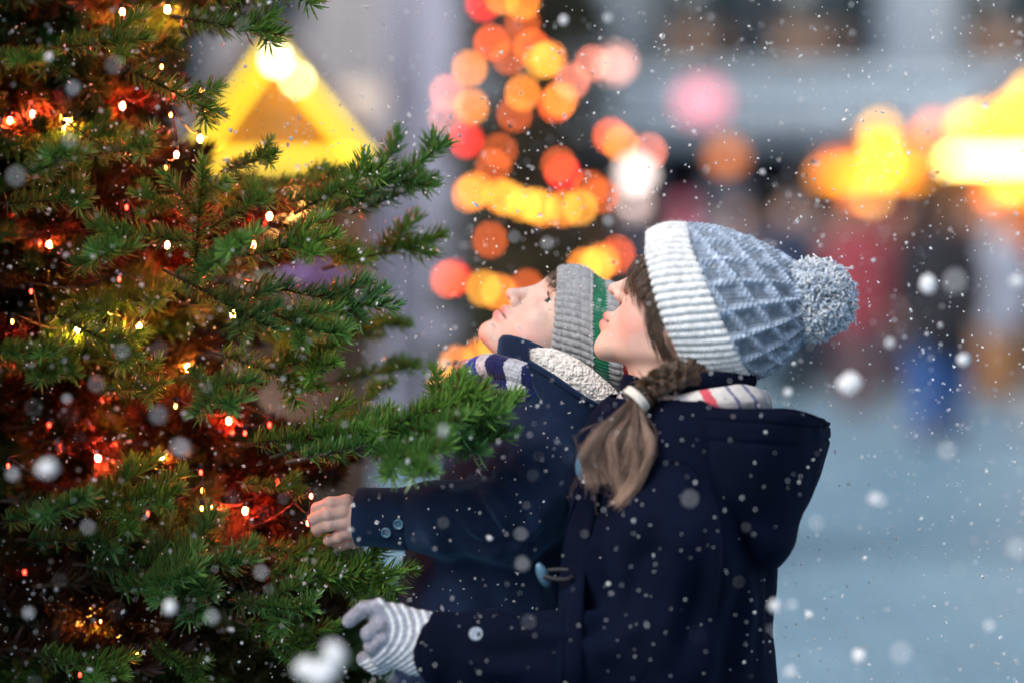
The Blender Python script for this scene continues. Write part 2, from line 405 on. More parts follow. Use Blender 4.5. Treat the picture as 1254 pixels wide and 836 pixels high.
def spline(pts, n):
    """Catmull-Rom through pts (m x d), n samples"""
    P = np.asarray(pts, float); Q = np.concatenate([2 * P[:1] - P[1:2], P, 2 * P[-1:] - P[-2:-1]]); t = np.linspace(0, len(P) - 1 - 1e-9, n); i = t.astype(int); f = (t - i)[:, None]
    a, b, c, d = Q[i], Q[i + 1], Q[i + 2], Q[i + 3]
    return .5 * (2 * b + (c - a) * f + (2 * a - 5 * b + 4 * c - d) * f ** 2 + (3 * b - a - 3 * c + d) * f ** 3)
def loft(rings, nt_, nth, Y0):
    """rings: (T px, B px, half depth mm, shift of the near side px, depth offset mm) -> (nt x nth x 3) grid, theta 0 at T, pi/2 nearest the camera"""
    A = spline([list(r[0]) + list(r[1]) + [r[2]] + list(r[3]) + [r[4] if len(r) > 4 else 0.] for r in rings], nt_)
    th = np.linspace(0, 2 * PI, nth, endpoint=False); out = np.zeros((nt_, nth, 3))
    for i, a in enumerate(A):
        T, B = at(a[0], a[1], Y0), at(a[2], a[3], Y0); C = (T + B) / 2; S = np.array((a[5], -a[4], -a[6])) / 1000
        out[i] = C + np.array((0, a[7] / 1000, 0)) + np.cos(th)[:, None] * (T - B) / 2 + np.sin(th)[:, None] * S
    return out, th, A
def fuzz(P, N, n, length, width, rng, parent_dir=None):
    """short loose fibres standing on a surface sample: n thin triangles"""
    i = rng.randint(0, len(P), n); d = nrm(N[i] * .9 + rng.normal(size=(n, 3)) * .7); s = nrm(np.cross(d, rng.normal(size=(n, 3)))) * width
    L = length * (.4 + .8 * rng.rand(n, 1)); b = P[i]; m = b + d * L * .6; d2 = nrm(d + rng.normal(size=(n, 3)) * .6); t = m + d2 * L * .5
    V = np.stack([b - s, b + s, m + s * .7, m - s * .7, t], 1).reshape(-1, 3); k = np.arange(n)[:, None] * 5
    return V, [k + np.array((0, 1, 2, 3)), k + np.array((3, 2, 4))]

from mathutils.bvhtree import BVHTree
def bvh_of(V, F): return BVHTree.FromPolygons([tuple(v) for v in V], [tuple(int(i) for i in f) for q in F for f in q])
def drape(bv, pts, off=.001, Y0=0.0):
    """lay a line of picture points on the camera side of a body: the points slide away from the camera until they touch it"""
    out = []
    for p in pts:
        q = at(p[0], p[1], Y0); o = Vector((0, CAM_Y, CAM_Z)); d = (Vector(tuple(q)) - o).normalized(); h = bv.ray_cast(o, d)
        out.append(np.array(h[0] - d * off) if h[0] is not None else np.array(q))
    return out
def fold(V, N, line, Y0, amp, width, trough=.6, side=1):
    """press a soft crease into the cloth: a ridge along the line and a trough beside it, on the side that faces the front"""
    P = spline([at(x, y, Y0)[[0, 2]] for x, y in line], 40); Q = V[:, [0, 2]]; lo, hi = P.min(0) - 4 * width, P.max(0) + 4 * width
    ids = np.where(((Q > lo) & (Q < hi)).all(1) & (N[:, 1] < .35))[0]
    if not len(ids): return
    D = np.linalg.norm(Q[ids][:, None] - P[None], axis=2); j = D.argmin(1); d = D[np.arange(len(ids)), j]; T = np.gradient(P, axis=0)[j]; r = Q[ids] - P[j]; sg = np.sign(T[:, 0] * r[:, 1] - T[:, 1] * r[:, 0]) * side
    env = np.sin(np.clip(j / 39., .06, .94) * PI) ** .6 * np.clip((.35 - N[ids, 1]) * 1.2, 0, 1)
    h = amp * np.exp(-(d / width) ** 2) - trough * amp * np.exp(-((sg * d - 1.9 * width) / (width * .9)) ** 2)
    V[ids] += N[ids] * (h * env)[:, None]
# ---- materials of the clothes
M_COAT_G = mat_wool('girl navy wool', (.0009, .0021, .0085), (.0016, .0038, .0160), .03, (.1, .3, 1.0))
M_COAT_B = mat_wool('boy navy wool', (.0060, .0125, .0330), (.0105, .0215, .0560), .36, (.22, .5, .95))
M_KNIT = mat_tint('knitted yarn', .95, 160, .35, .0004, 1500, Sheen_Weight=.25, Specular_IOR_Level=.1)
M_SHERPA = mat_noise('sherpa fleece', (.66, .63, .60), (.82, .80, .78), 120, .95, .0012, 500, Sheen_Weight=.3)
M_HAIR = mat_tint('hair', .42, 30, .35, 0, Specular_IOR_Level=.6)
M_BUTTON = mat_noise('button horn', (.05, .12, .19), (.10, .22, .32), 200, .25)
M_PALE_BUTTON = mat_noise('pale button', (.22, .27, .34), (.34, .40, .48), 200, .25)
M_CORD = mat_noise('dark cord', (.01, .01, .014), (.02, .02, .03), 300, .7)
M_TIE = mat_noise('elastic band', (.55, .50, .46), (.7, .66, .6), 300, .8)
M_TROUSER = mat_noise('dark trousers', (.012, .014, .02), (.02, .022, .03), 60, .9, .0005)
M_BOOT = mat_noise('brown boots', (.03, .018, .012), (.05, .03, .02), 60, .5, .0005)
YG, YB = -.09, .09
G = lambda x, y, d=0.0: at(x, y, YG + d / 1000)
B = lambda x, y, d=0.0: at(x, y, YB + d / 1000)
def legs(x0, x1, Y, dy, hem, parent, foot_dir=(-1, 0)):
    v = Vol((min(x0, x1) - .22, Y - .2, -.02), (max(x0, x1) + .22, Y + .2, hem + .15), .012)
    for s in (-1, 1): v.chain([(x0, Y + s * .06, hem + .1), ((x0 + x1) / 2 - .01, Y + s * .065, .38), (x1 + .01, Y + s * .07, .06)], (.072, .056, .043), .01)
    V, F = v.mesh(); link('trousers', mesh('trousers', smooth_mesh(V, F), F), M_TROUSER, parent)
    for s in (-1, 1):
        v = Vol((x1 - .2, Y + s * .07 - .08, -.02), (x1 + .12, Y + s * .07 + .08, .22), .008); y = Y + s * .07
        v.cone((x1 + .01, y, .05), (x1 + .012, y, .17), .05, .052).chain([(x1 + .02, y, .045), (x1 - .06, y, .042), (x1 - .12, y, .038)], (.044, .044, .036), .03)
        v.rbox((x1 - .045, y, .011), (.22, .082, .022), .008, .006)
        v.rbox((x1, y, -.03), (.6, .3, .06), .001, 0, 'sub')
        V, F = v.mesh(); link('boot', mesh('boot', smooth_mesh(V, F), F), M_BOOT, parent)
def disc_button(c, n, r, th, m, parent, hole=True):
    n = nrm(n); u = nrm(np.cross(n, (.3, .2, .9))); w = np.cross(n, u); prof = [(0, th * .55), (r * .35, th * .45), (r * .62, th * .6), (r * .8, th), (r * .93, th), (r, th * .6), (r, 0)]
    a = np.linspace(0, 2 * PI, 24, endpoint=False)
    V = np.concatenate([c + n * z + q * (np.cos(a)[:, None] * u + np.sin(a)[:, None] * w) for q, z in prof])
    b = link('button', mesh('button', V, grid_faces(len(prof), 24, True)), m, parent)
    if hole:
        P = [tube([c + n * th * .3 + (u * x + w * y) * r * .25, c + n * th * .75 + (u * x + w * y) * r * .25], r * .1, 6) for x, y in ((1, 1), (-1, 1), (1, -1), (-1, -1))]
        V, F = join(P); link('thread', mesh('thread', V, F), M_CORD, b)
# ================================================================== BOY
boy = empty('person', at(640, 1480, YB) * (1, 1, 0), label='boy in grey knitted hat with green and red stripes hugging the tree bare-handed', cat='person')
bp = dict(eye=(61.5, 3.0), cranium=.93, nose=(97, -29, 0), lipu=(88, -47, 0), lipl=(87, -57.3, 0), chin=(74.5, -77.5, 0), muz=(66, -52, 0), lipc=(.62, .22, .23), blc=(.84, .46, .42), blr=(20, 18, 26))
OB = B(706, 421); frB = frame(OB, (-.587, -.813), R(-9), 1.027)
lb = lambda x, y, d=0: to_local(frB, B(x, y, d))
Vh, Fh = build_head(bp, [((-18, -38, 0), 42), (lb(668, 474, 6), 44), (lb(660, 520, 8), 46)])
tint_h = skin_tint(Vh, bp, (.70, .52, .45))
if np.linalg.det(frB[1]) < 0: Fh = [f[:, ::-1] for f in Fh]
Wh = to_world(frB, Vh)
# hand round the branch, fingers to the left
hv = Vol(B(372, 690, -150), B(500, 590, -30), .0011)
hv.ell(B(430, 634, -104), (.027, .013, .024), .004).cone(B(432, 626, -103), B(428, 646, -101), .0135, .0125, .008).cone(B(440, 634, -100), B(486, 632, -92), .021, .021, .012)
fing = [((424, 614, -110), (404, 616, -116), (388, 622, -104), (386, 628, -88), .0078), ((420, 626, -113), (400, 629, -120), (384, 635, -107), (383, 640, -90), .0080),
        ((422, 639, -112), (402, 642, -118), (388, 647, -105), (388, 651, -89), .0076), ((428, 650, -106), (413, 657, -112), (402, 661, -100), (403, 664, -86), .0068)]
for i, (a, b, c, d, r) in enumerate(fing):
    sv = Vol(B(372, 690, -150), B(500, 590, -30), .0011)
    sv.chain([B(435, 632 + (i - 1.5) * 7, -104), B(*a), B(*b), B(*c), B(*d)], (.011, r * 1.12, r * 1.0, r * .92, r * .78), .0015)
    sv.ell(B(*a), (r * 1.12, r * 1.15, r * 1.1), .004).ell(B(*b), (r * 1.05, r * 1.08, r * 1.05), .003)
    h_ = np.maximum(.0022 - np.abs(hv.f - sv.f), 0) / .0022; hv.f = np.minimum(hv.f, sv.f) - h_ * h_ * .0022 * .25
hv.chain([B(446, 648, -94), B(436, 660, -84), B(418, 664, -76), B(404, 660, -72)], (.012, .0095, .0085, .007), .008)     # thumb behind
Vhand, Fhand = hv.mesh(); Vhand = smooth_mesh(Vhand, Fhand, 1, .4)
th_ = np.tile((.70, .47, .40), (len(Vhand), 1))
for a, b, c, d, r in fing:
    for q, w, rr in ((a, .35, .009), (b, .4, .007), (c, .3, .009)):
        e = w * np.exp(-(np.linalg.norm(Vhand - B(*q), axis=1) / rr) ** 2)[:, None]; th_ = th_ * (1 - e) + np.array((.80, .40, .34)) * e
    n_ = np.exp(-(np.linalg.norm((Vhand - (B(*c) + (B(*d) - B(*c)) * .35 + np.array((-.004, -.004, 0)))), axis=1) / .005) ** 4)[:, None] * .5; th_ = th_ * (1 - n_) + np.array((.88, .60, .55)) * n_
# hidden trunk of the body, so that the figure is one skin
bv = Vol(B(380, 1600, -150), B(800, 440, 190), .012)
bv.cone(B(675, 500, 8), B(640, 860, 8), .055, .075, .02, sy=1.2).chain([B(672, 545, -60), B(618, 628, -112), B(470, 634, -95)], (.04, .034, .024), .02).chain([B(690, 545, 80), B(600, 640, 130), B(470, 640, 110)], (.04, .034, .024), .02)
for s in (-1, 1): bv.chain([B(640, 850, 8 + 55 * s), B(650, 1200, 8 + 60 * s), B(655, 1470, 8 + 65 * s)], (.06, .045, .03), .02)
Vb, Fb = bv.mesh(); Vb = smooth_mesh(Vb, Fb)
V, F = join([(Wh, Fh), (Vhand, Fhand), (Vb, Fb)])
link('body', mesh('boy_body', V, F, cols=np.concatenate([tint_h, th_, np.tile((.8, .58, .5), (len(Vb), 1))])), M_SKIN, boy)
eyeballs(frB, boy, (.07, .10, .14), bp['eye'])
# lashes and a little hair under the brim
rng = np.random.RandomState(3); P = []
for s in (-1, 1):
    for t in np.linspace(0, 1, 34):
        a = -1.0 + 2.0 * t; e0 = np.array((bp['eye'][0] + 12.6 * math.cos(a * .8), bp['eye'][1] + 3.4 * math.cos(a * 1.3) + .6, (30 + 11.5 * math.sin(a)) * s)); d = np.array((5.0, 1.2 + .6 * rng.rand(), (a * 3.4) * s)) * (.8 + .4 * rng.rand())
        P.append([e0, e0 + d * .5 + (0, -.3, 0), e0 + d + (0, .9, 0)])
V, F = strands(to_world(frB, np.array(P)), .0002, .00008); link('eyelashes', mesh('eyelashes', V, F, cols=np.tile((.02, .012, .01), (len(V), 1))), M_HAIR, boy)
P = []
for i in range(110):
    s = rng.uniform(-40, 40); f0 = 86 - (s / 62) ** 2 * 24; a = np.array((f0 - 1, 31 + rng.uniform(-4, 5) - abs(s) * .22, s)); d = np.array((2.5, -5 - 7 * rng.rand(), rng.normal() * 5 + s * .12))
    m_ = a + d * .5 + (3.0, 0, 0); e = a + d + (1.0, 0, 0); P.append([a, m_, e])
P = np.array(P); n = len(P); P = np.stack([(1 - t) ** 2 * P[:, 0] + 2 * t * (1 - t) * P[:, 1] + t * t * P[:, 2] for t in np.linspace(0, 1, 7)], 1)
V, F = strands(to_world(frB, P), .0006, .0002); tc = np.array((.10, .06, .04)) * np.repeat(.6 + .8 * rng.rand(n), 7 * 3)[:, None]
link('hair', mesh('boy_hair', V, F, cols=tc), M_HAIR, boy)
# hat
ringsB = [((685, 334), (677, 450), 74, (-1, 6)), ((687, 328), (678, 460), 78, (-2, 6)), ((712, 328), (713, 474), 83, (-4, 6)), ((742, 344), (750, 488), 86, (-3, 5)), ((776, 360), (790, 492), 82, (0, 3)), ((808, 378), (818, 476), 66, (2, 0)), ((842, 385), (840, 445), 36, (2, 0)), ((850, 410), (850, 418), 6, (0, 0))]
P, th, A = loft(ringsB, 420, 560, YB)
Nn = grid_normals(P); arc = np.concatenate([[0], np.cumsum(np.linalg.norm(np.diff((P[:, 0] + P[:, 280]) / 2, axis=0), axis=1))])    # metres along the axis
u = arc[:, None] * np.ones_like(th); w = th[None] / (2 * PI) * np.ones_like(u)
rib = np.abs(np.sin(PI * w * 52)) ** .6; step = np.abs(np.sin(PI * u / .0125)) ** .5; st = np.sin(2 * PI * w * 208) * .5 + .5
hgt = .0030 * rib * (.45 + .55 * step) + .0006 * st * np.abs(np.sin(PI * u / .0032))
gr = (u > .054) & (u < .073); rd = (u > .090) & (u < .106); pl = np.abs(np.sin(PI * w * 104)) * (.5 + .5 * np.abs(np.sin(PI * (u / .004 + .3 * np.sin(w * 653)))))
band = gr | rd | (u > .106); hgt = np.where(band, .0016 * pl, hgt); hgt += .0012 * vnoise(P * 55, 4)
sg = np.dot(Nn[60, 140], (0, -1, 0)); Nn = Nn if sg > 0 else -Nn
Q = P + Nn * hgt[..., None]
col = np.tile((.40, .42, .45), P.shape[:2] + (1,)); edge = .0016 * np.sin(w * 2 * PI * 104)
col[(u + edge > .054) & (u + edge < .073)] = (.015, .20, .11); col[(u + edge > .090) & (u + edge < .106)] = (.55, .03, .03)
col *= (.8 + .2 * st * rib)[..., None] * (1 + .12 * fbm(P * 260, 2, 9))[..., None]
F = [grid_faces(420, 560, True)]
Vi = (P[0] * .94 + P[0].mean(0) * .06)[None] + (P[30] - P[0]) * .8; V = np.concatenate([Q.reshape(-1, 3), (Q[0] * .97 + Q[0].mean(0) * .03), Vi.reshape(-1, 3)]); k0 = 420 * 560; j = np.arange(560); j1 = (j + 1) % 560
F.append(np.concatenate([np.stack([j1, j, k0 + j, k0 + j1], 1), np.stack([k0 + j1, k0 + j, k0 + 560 + j, k0 + 560 + j1], 1)]))
cc = np.concatenate([col.reshape(-1, 3), np.tile((.3, .32, .35), (1120, 1))])
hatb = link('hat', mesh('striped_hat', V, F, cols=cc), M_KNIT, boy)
sel = (u < .1) ; Ps, Ns, Cs = Q[sel], Nn[sel], col[sel]; rg = np.random.RandomState(8); st_ = rg.get_state(); V, F = fuzz(Ps, Ns, 5000, .0035, .00011, rg); rg.set_state(st_); ii = rg.randint(0, len(Ps), 5000)
link('fuzz', mesh('hat_fuzz', V, F, cols=np.repeat(Cs[ii], 5, 0)), M_KNIT, hatb)
# ---- boy's coat
def add_folds(v, P, r, k):
    for f in P: v.chain([np.asarray(q) for q in f], [r * .35] + [r] * (len(f) - 2) + [r * .35], k)
v = Vol(B(360, 1120, -200), B(800, 440, 200), .0045)
v.chain([B(690, 505, 10), B(645, 600, 10), B(606, 720, 10), B(596, 900, 10), B(596, 1060, 10)], (.080, .104, .116, .126, .134), .03, sy=1.08)
v.chain([B(684, 536, -70), B(652, 596, -104), B(622, 634, -118)], (.058, .053, .046), .035)
v.chain([B(622, 634, -118), B(540, 634, -112), B(470, 633, -97)], (.046, .041, .036), .03)
v.chain([B(700, 545, 90), B(610, 640, 135), B(470, 640, 112)], (.056, .047, .036), .03)
v.chain([B(640, 478, -46), B(684, 500, -62), B(730, 520, -40)], (.03, .036, .04), .04)
fl = lambda *q: [B(*p) for p in q]
V, F = v.mesh(); V = smooth_mesh(V, F, 2); Nv = vert_normals(V, F); V = V + Nv * (.0028 * fbm(V * 14, 3, 2))[:, None]
for ln, am, wd, sd in (([(588, 594), (611, 626), (632, 662)], .0060, .0075, 1), ([(556, 606), (576, 634), (606, 668)], .0055, .008, 1), ([(612, 580), (642, 608), (655, 638), (638, 668)], .0065, .008, -1), ([(506, 612), (532, 655), (552, 680)], .0035, .009, 1), ([(572, 600), (596, 640), (622, 666)], .0045, .006, 1),
                       ([(636, 560), (664, 596), (668, 632)], .0055, .010, -1), ([(676, 530), (690, 570), (686, 620)], .005, .012, -1), ([(600, 590), (628, 622), (642, 652)], .0045, .006, 1), ([(560, 668), (600, 676), (636, 668)], .004, .008, 1), ([(640, 690), (660, 730), (668, 790)], .005, .014, 1), ([(560, 700), (575, 750), (570, 820)], .005, .016, 1)):
    fold(V, Nv, ln, YB - .12, am * 1.7, wd, .85, sd)
bv_b = bvh_of(V, F)
coat_b = link('coat', mesh('boy_coat', V, F), M_COAT_B, boy)
# cuff: a turned sleeve end, wider and open
def cuff_ring(c0, c1, r0, r1, th, seg=48, e=1.0):
    c0, c1 = np.asarray(c0), np.asarray(c1); a = nrm(c1 - c0); u = nrm(np.cross(a, (0, 1, 0))); w = np.cross(a, u); t = np.linspace(0, 2 * PI, seg, endpoint=False)
    prof = [(0.0, r0 - th * 2.2, .35), (0., r0 - th, 0), (0., r0, .0), (.02, r0 + th * .6, 0), (.3, r0 * .7 + r1 * .3 + th * .3, 0), (.7, r0 * .3 + r1 * .7, 0), (1., r1, 0)]
    V = []
    for s, r, back in prof:
        c = c0 + (c1 - c0) * (s + back); V.append(c + r * (np.cos(t)[:, None] * u * e + np.sin(t)[:, None] * w))
    return np.concatenate(V), [grid_faces(len(prof), seg, True)]
V, F = cuff_ring(B(437, 632, -97), B(500, 634, -104), .0375, .0415, .003, e=.93); V = V + np.stack([.0, .0, .0], 0) + (vnoise(V * 40, 3) * .0012)[:, None]
cb = link('cuff', mesh('boy_cuff', V, F), M_COAT_B, boy)
bv_c = bvh_of(V, F)
for x, y in ((473, 651), (488, 641)):
    disc_button(drape(bv_c, [(x, y)], -.0005)[0], (-.1, -1, -.15 - (y - 640) * .02), .0066, .0035, M_BUTTON, boy)
# stand-up collar, the lapel behind it and the fleece lining
def ribbon(spine, across, th, n=60, m=14, mat=None, name='', parent=None, curl=.0, noise=0., nsc=60., cols=None, disp=None):
    """a thick curved slab: spine and across are lists of world points (lower edge, upper edge)"""
    a, b = spline(spine, n), spline(across, n); t = np.linspace(0, 1, m)[None, :, None]; P = a[:, None] * (1 - t) + b[:, None] * t
    nn = nrm(np.cross(np.gradient(P, axis=0), np.gradient(P, axis=1))); nn = nn if nn[n // 2, m // 2] @ np.array((0, -1, 0)) > 0 else -nn
    P = P + nn * curl * np.sin(t * PI)
    if noise: P = P + nn * noise * fbm(P * nsc, 3, 7)[..., None]
    Fr = P + nn * th / 2; Bk = P - nn * th / 2; rr = np.minimum(1, np.minimum(np.arange(m), np.arange(m)[::-1]) / 2.0 + .45)[None, :, None]
    Fr = P + nn * th / 2 * rr; Bk = P - nn * th / 2 * rr
    if disp is not None: Fr = Fr + nn * disp(Fr)[..., None]
    V = np.concatenate([Fr, Bk[:, ::-1]], 1).reshape(-1, 3); k = 2 * m; F = [grid_faces(n, k, True), np.array([[j, j + 1, k - 2 - j, k - 1 - j] for j in range(m - 1)]), np.array([[(n - 1) * k + q for q in (k - 1 - j, k - 2 - j, j + 1, j)] for j in range(m - 1)])]
    return V, F
V, F = ribbon([B(616, 452, -6), B(626, 458, -58), B(660, 478, -84), B(705, 500, -78), B(750, 514, -30)], [B(611, 418, -10), B(620, 410, -48), B(655, 420, -78), B(702, 443, -84), B(752, 470, -40)], .0085, 80, 16, curl=.004, noise=.0014, nsc=25)
link('collar', mesh('boy_collar', V, F), M_COAT_B, boy)
V, F = ribbon([B(618, 450, 10), B(640, 470, 50), B(700, 490, 84)], [B(614, 418, 0), B(640, 425, 50), B(700, 446, 80)], .008, 40, 12, noise=.001, nsc=25)
link('collar', mesh('boy_far_collar', V, F), M_COAT_B, boy)
bubble = lambda P: .0026 * np.abs(vnoise(P * 260, 3)) + .0022 * np.abs(vnoise(P * 150, 5)) + .0012 * np.abs(vnoise(P * 520, 8))
V, F = ribbon([B(650, 440, -96), B(668, 458, -104), B(700, 478, -106), B(735, 500, -98), B(762, 512, -80)], [B(654, 430, -92), B(676, 428, -96), B(710, 442, -100), B(740, 466, -96), B(764, 494, -80)], .012, 260, 110, curl=.007, disp=bubble)
fl_o = link('fleece_lining', mesh('boy_fleece', V, F), M_SHERPA, boy)
Vz, Fz = fuzz(V, vert_normals(V, F), 14000, .0042, .00016, np.random.RandomState(15)); link('fuzz', mesh('fleece_fuzz', Vz, Fz), M_SHERPA, fl_o)
V, F = ribbon([B(664, 476, -100), B(680, 530, -112), B(700, 566, -106), B(726, 580, -80)], [B(648, 444, -100), B(678, 462, -116), B(716, 488, -118), B(764, 512, -88)], .009, 80, 24, curl=.006, noise=.002, nsc=22)
hb = link('hood', mesh('boy_hood', V, F), M_COAT_B, boy)
e0 = [B(648, 444, -106), B(678, 462, -122), B(716, 488, -124), B(764, 512, -94)]
V, F = tube(spline(e0, 60), .0038, 8); link('hem', mesh('boy_hood_hem', V, F), M_COAT_B, hb)
# scarf: two soft rolls of striped knit round the neck
def scarf_roll(path, rad, flat, seed, n=220, m=64):
    P = spline(path, n); T = nrm(np.gradient(P, axis=0)); N1 = nrm(np.cross(T, (0, 1, .15))); B1 = np.cross(T, N1); t = np.linspace(0, 2 * PI, m, endpoint=False)
    arc = np.concatenate([[0], np.cumsum(np.linalg.norm(np.diff(P, axis=0), axis=1))])
    k = np.abs(np.sin(PI * arc / .0042))[:, None] * np.abs(np.sin(t * 9))[None]; r = rad * (1 + .07 * fbm(np.stack([arc[:, None] * 30 + 0 * t, np.cos(t) + 0 * arc[:, None], np.sin(t) + 0 * arc[:, None]], -1), 2, seed)) + .0012 * k
    V = P[:, None] + r[..., None] * (np.cos(t)[None, :, None] * N1[:, None] * flat + np.sin(t)[None, :, None] * B1[:, None])
    return V.reshape(-1, 3), [grid_faces(n, m, True)], np.repeat(arc, m), arc[-1], np.tile(t, n)
stripe = [(.0, (.02, .16, .12)), (.24, (.03, .24, .18)), (.30, (.46, .38, .42)), (.345, (.66, .12, .12)), (.385, (.50, .50, .54)), (.43, (.015, .04, .36)), (.50, (.48, .50, .56)), (.56, (.008, .014, .085)), (.66, (.48, .50, .57)), (.74, (.008, .014, .085)), (.84, (.48, .50, .57)), (.92, (.02, .22, .14))]
stripe_old = [(.0, (.02, .16, .12)), (.10, (.42, .36, .40)), (.18, (.62, .10, .10)), (.24, (.50, .50, .54)), (.31, (.015, .04, .34)), (.42, (.45, .47, .54)), (.50, (.008, .014, .075)), (.64, (.46, .48, .55)), (.76, (.008, .014, .075)), (.88, (.02, .20, .13)), (.94, (.46, .48, .55))]
sb = []
for path, rad, fl_, sd, off in (([B(600, 452, 40), B(578, 456, 10), B(572, 456, -30), B(598, 449, -66), B(634, 456, -90), B(668, 474, -92), B(690, 492, -80)], .0150, 1.0, 1, 0.), ([B(610, 474, 60), B(588, 482, -10), B(600, 474, -62), B(630, 474, -88), B(664, 490, -90), B(684, 506, -80)], .0135, .9, 2, .12)):
    V, F, arc, L, t = scarf_roll(path, rad, fl_, sd); q = np.clip(arc / L + .012 * np.sin(t * 2), 0, 1) - off * .4; c = np.zeros((len(V), 3))
    for a, cc in stripe: c[q >= a] = cc
    c[q < 0] = stripe[0][1]; c *= (1 + .25 * fbm(V * 300, 2, 3))[:, None]; sb.append((V, F, c))
V, F = join([(a, b) for a, b, c in sb]); link('scarf', mesh('boy_scarf', V, F, cols=np.concatenate([c for _, _, c in sb])), M_KNIT, boy)
# small pocket flap with its tab
lo_, hi_ = drape(bv_b, [(582, 778), (602, 784), (628, 778)], .004, YB), drape(bv_b, [(584, 756), (602, 744), (624, 758)], .004, YB)
V, F = ribbon(lo_, hi_, .005, 24, 10); link('pocket_flap', mesh('pocket_flap', V, F), M_COAT_B, boy)
tr = at(640, 1100, YB); legs(tr[0], tr[0] + .01, YB + .008, 0, .42, boy)
# ================================================================== GIRL
girl = empty('person', at(830, 1500, YG) * (1, 1, 0), label='girl in pale blue bobble hat and navy hooded coat with a brown braid', cat='person')
gp = dict(nose=(98, -26, 0), lipu=(88.5, -56, 0), lipl=(86, -65, 0), chin=(69, -84, 0), muz=(67, -57, 0), mcorner=(-13, -3.6, 19), blr=(28, 24, 34), blc=(.82, .30, .27), lipc=(.70, .13, .14), blw=.52)
frG = frame(G(858, 392), (-.82, -.57), R(10), 1.07)
lg = lambda x, y, d=0: to_local(frG, G(x, y, d))
Vh, Fh = build_head(gp, [((-20, -40, 0), 40), (lg(822, 470, 4), 40), (lg(836, 540, 6), 46)])
tint_h = skin_tint(Vh, gp, (.67, .48, .40), blush=(56, -48, 46))
if np.linalg.det(frG[1]) < 0: Fh = [f[:, ::-1] for f in Fh]
Wh = to_world(frG, Vh)
bv = Vol(G(480, 1600, -200), G(980, 440, 200), .012)
bv.cone(G(838, 500, 6), G(820, 860, 4), .055, .078, .02, sy=1.15).chain([G(838, 560, -70), G(800, 815, -128), G(560, 795, -100), G(480, 780, -96)], (.042, .036, .026, .022), .02).chain([G(838, 560, 78), G(800, 760, 110), G(700, 900, 60)], (.042, .036, .026), .02)
for s in (-1, 1): bv.chain([G(820, 850, 4 + 55 * s), G(824, 1200, 4 + 60 * s), G(830, 1490, 4 + 65 * s)], (.062, .046, .03), .02)
Vb, Fb = bv.mesh(); Vb = smooth_mesh(Vb, Fb); V, F = join([(Wh, Fh), (Vb, Fb)])
link('body', mesh('girl_body', V, F, cols=np.concatenate([tint_h, np.tile((.8, .58, .5), (len(Vb), 1))])), M_SKIN, girl)
eyeballs(frG, girl, (.12, .08, .05))
# ---- coat
v = Vol(G(470, 1130, -230), G(1000, 470, 230), .0045)
v.chain([G(846, 535, 6), G(836, 600, 6), G(820, 700, 6), G(812, 836, 6), G(806, 1060, 6)], (.090, .110, .122, .130, .150), .03, sy=.92)
v.chain([G(842, 560, -70), G(822, 660, -104), G(806, 806, -118)], (.060, .062, .052), .04)
v.chain([G(806, 806, -118), G(690, 806, -124), G(600, 799, -112), G(536, 793, -100)], (.052, .048, .043, .039), .035)
v.chain([G(842, 560, 76), G(820, 700, 112), G(760, 850, 110)], (.06, .056, .044), .04)
v.chain([G(752, 585, -20), G(772, 540, -36), G(842, 535, -70), G(900, 560, -50)], (.040, .042, .034, .04), .05)
v.cone(G(752, 585, 20), G(780, 530, 30), .045, .045, .04)
V, F = v.mesh(); V = smooth_mesh(V, F, 2); Nv = vert_normals(V, F); V = V + Nv * (.003 * fbm(V * 12, 3, 6))[:, None]
for ln, am, wd, sd in (([(730, 650), (722, 700), (716, 750)], .006, .012, 1), ([(905, 690), (912, 750), (908, 836)], .006, .014, 1), ([(870, 640), (880, 720), (872, 820)], .006, .018, -1), ([(640, 768), (700, 776), (768, 800)], .0045, .009, 1), ([(600, 762), (650, 768), (700, 764)], .004, .008, 1),
                       ([(800, 700), (776, 760), (730, 790)], .0065, .014, -1), ([(836, 640), (826, 720), (800, 780)], .005, .016, 1), ([(560, 800), (600, 812), (660, 810)], .0035, .010, 1), ([(776, 610), (764, 670), (760, 720)], .004, .014, 1), ([(930, 700), (934, 760), (936, 836)], .004, .010, 1)):
    fold(V, Nv, ln, YG - .12, am * 1.7, wd, .9, sd)
bv_g = bvh_of(V, F)
link('coat', mesh('girl_coat', V, F), M_COAT_G, girl)
# placket: the doubled front edge
def on_front(y): return 716 - (y - 588) * .22 + 12 * math.sin((y - 588) / 60.)
pl_pts = [(724, 560), (712, 590), (702, 612), (692, 650), (686, 700), (684, 760), (683, 836), (683, 900)]
lo_ = drape(bv_g, [(x + 5, y) for x, y in pl_pts], .005, YG); hi_ = drape(bv_g, [(x + 30, y + 4) for x, y in pl_pts], .003, YG)
V, F = ribbon(lo_, hi_, .009, 80, 12, curl=.003, noise=.0012, nsc=20)
link('placket', mesh('girl_placket', V, F), M_COAT_G, girl)
V, F = tube(spline([np.array(q) + (-.001, -.002, 0) for q in lo_], 80), .0042, 8); link('placket_edge', mesh('girl_placket_edge', V, F), M_COAT_G, girl)
for pts in ([(806, 566), (842, 566), (872, 606), (884, 676), (876, 752)],):
    V, F = tube(spline(drape(bv_g, spline(np.array(pts, float), 30), .0004, YG), 90), .0020, 6); link('seam', mesh('armhole_seam', V, F), M_COAT_G, girl)
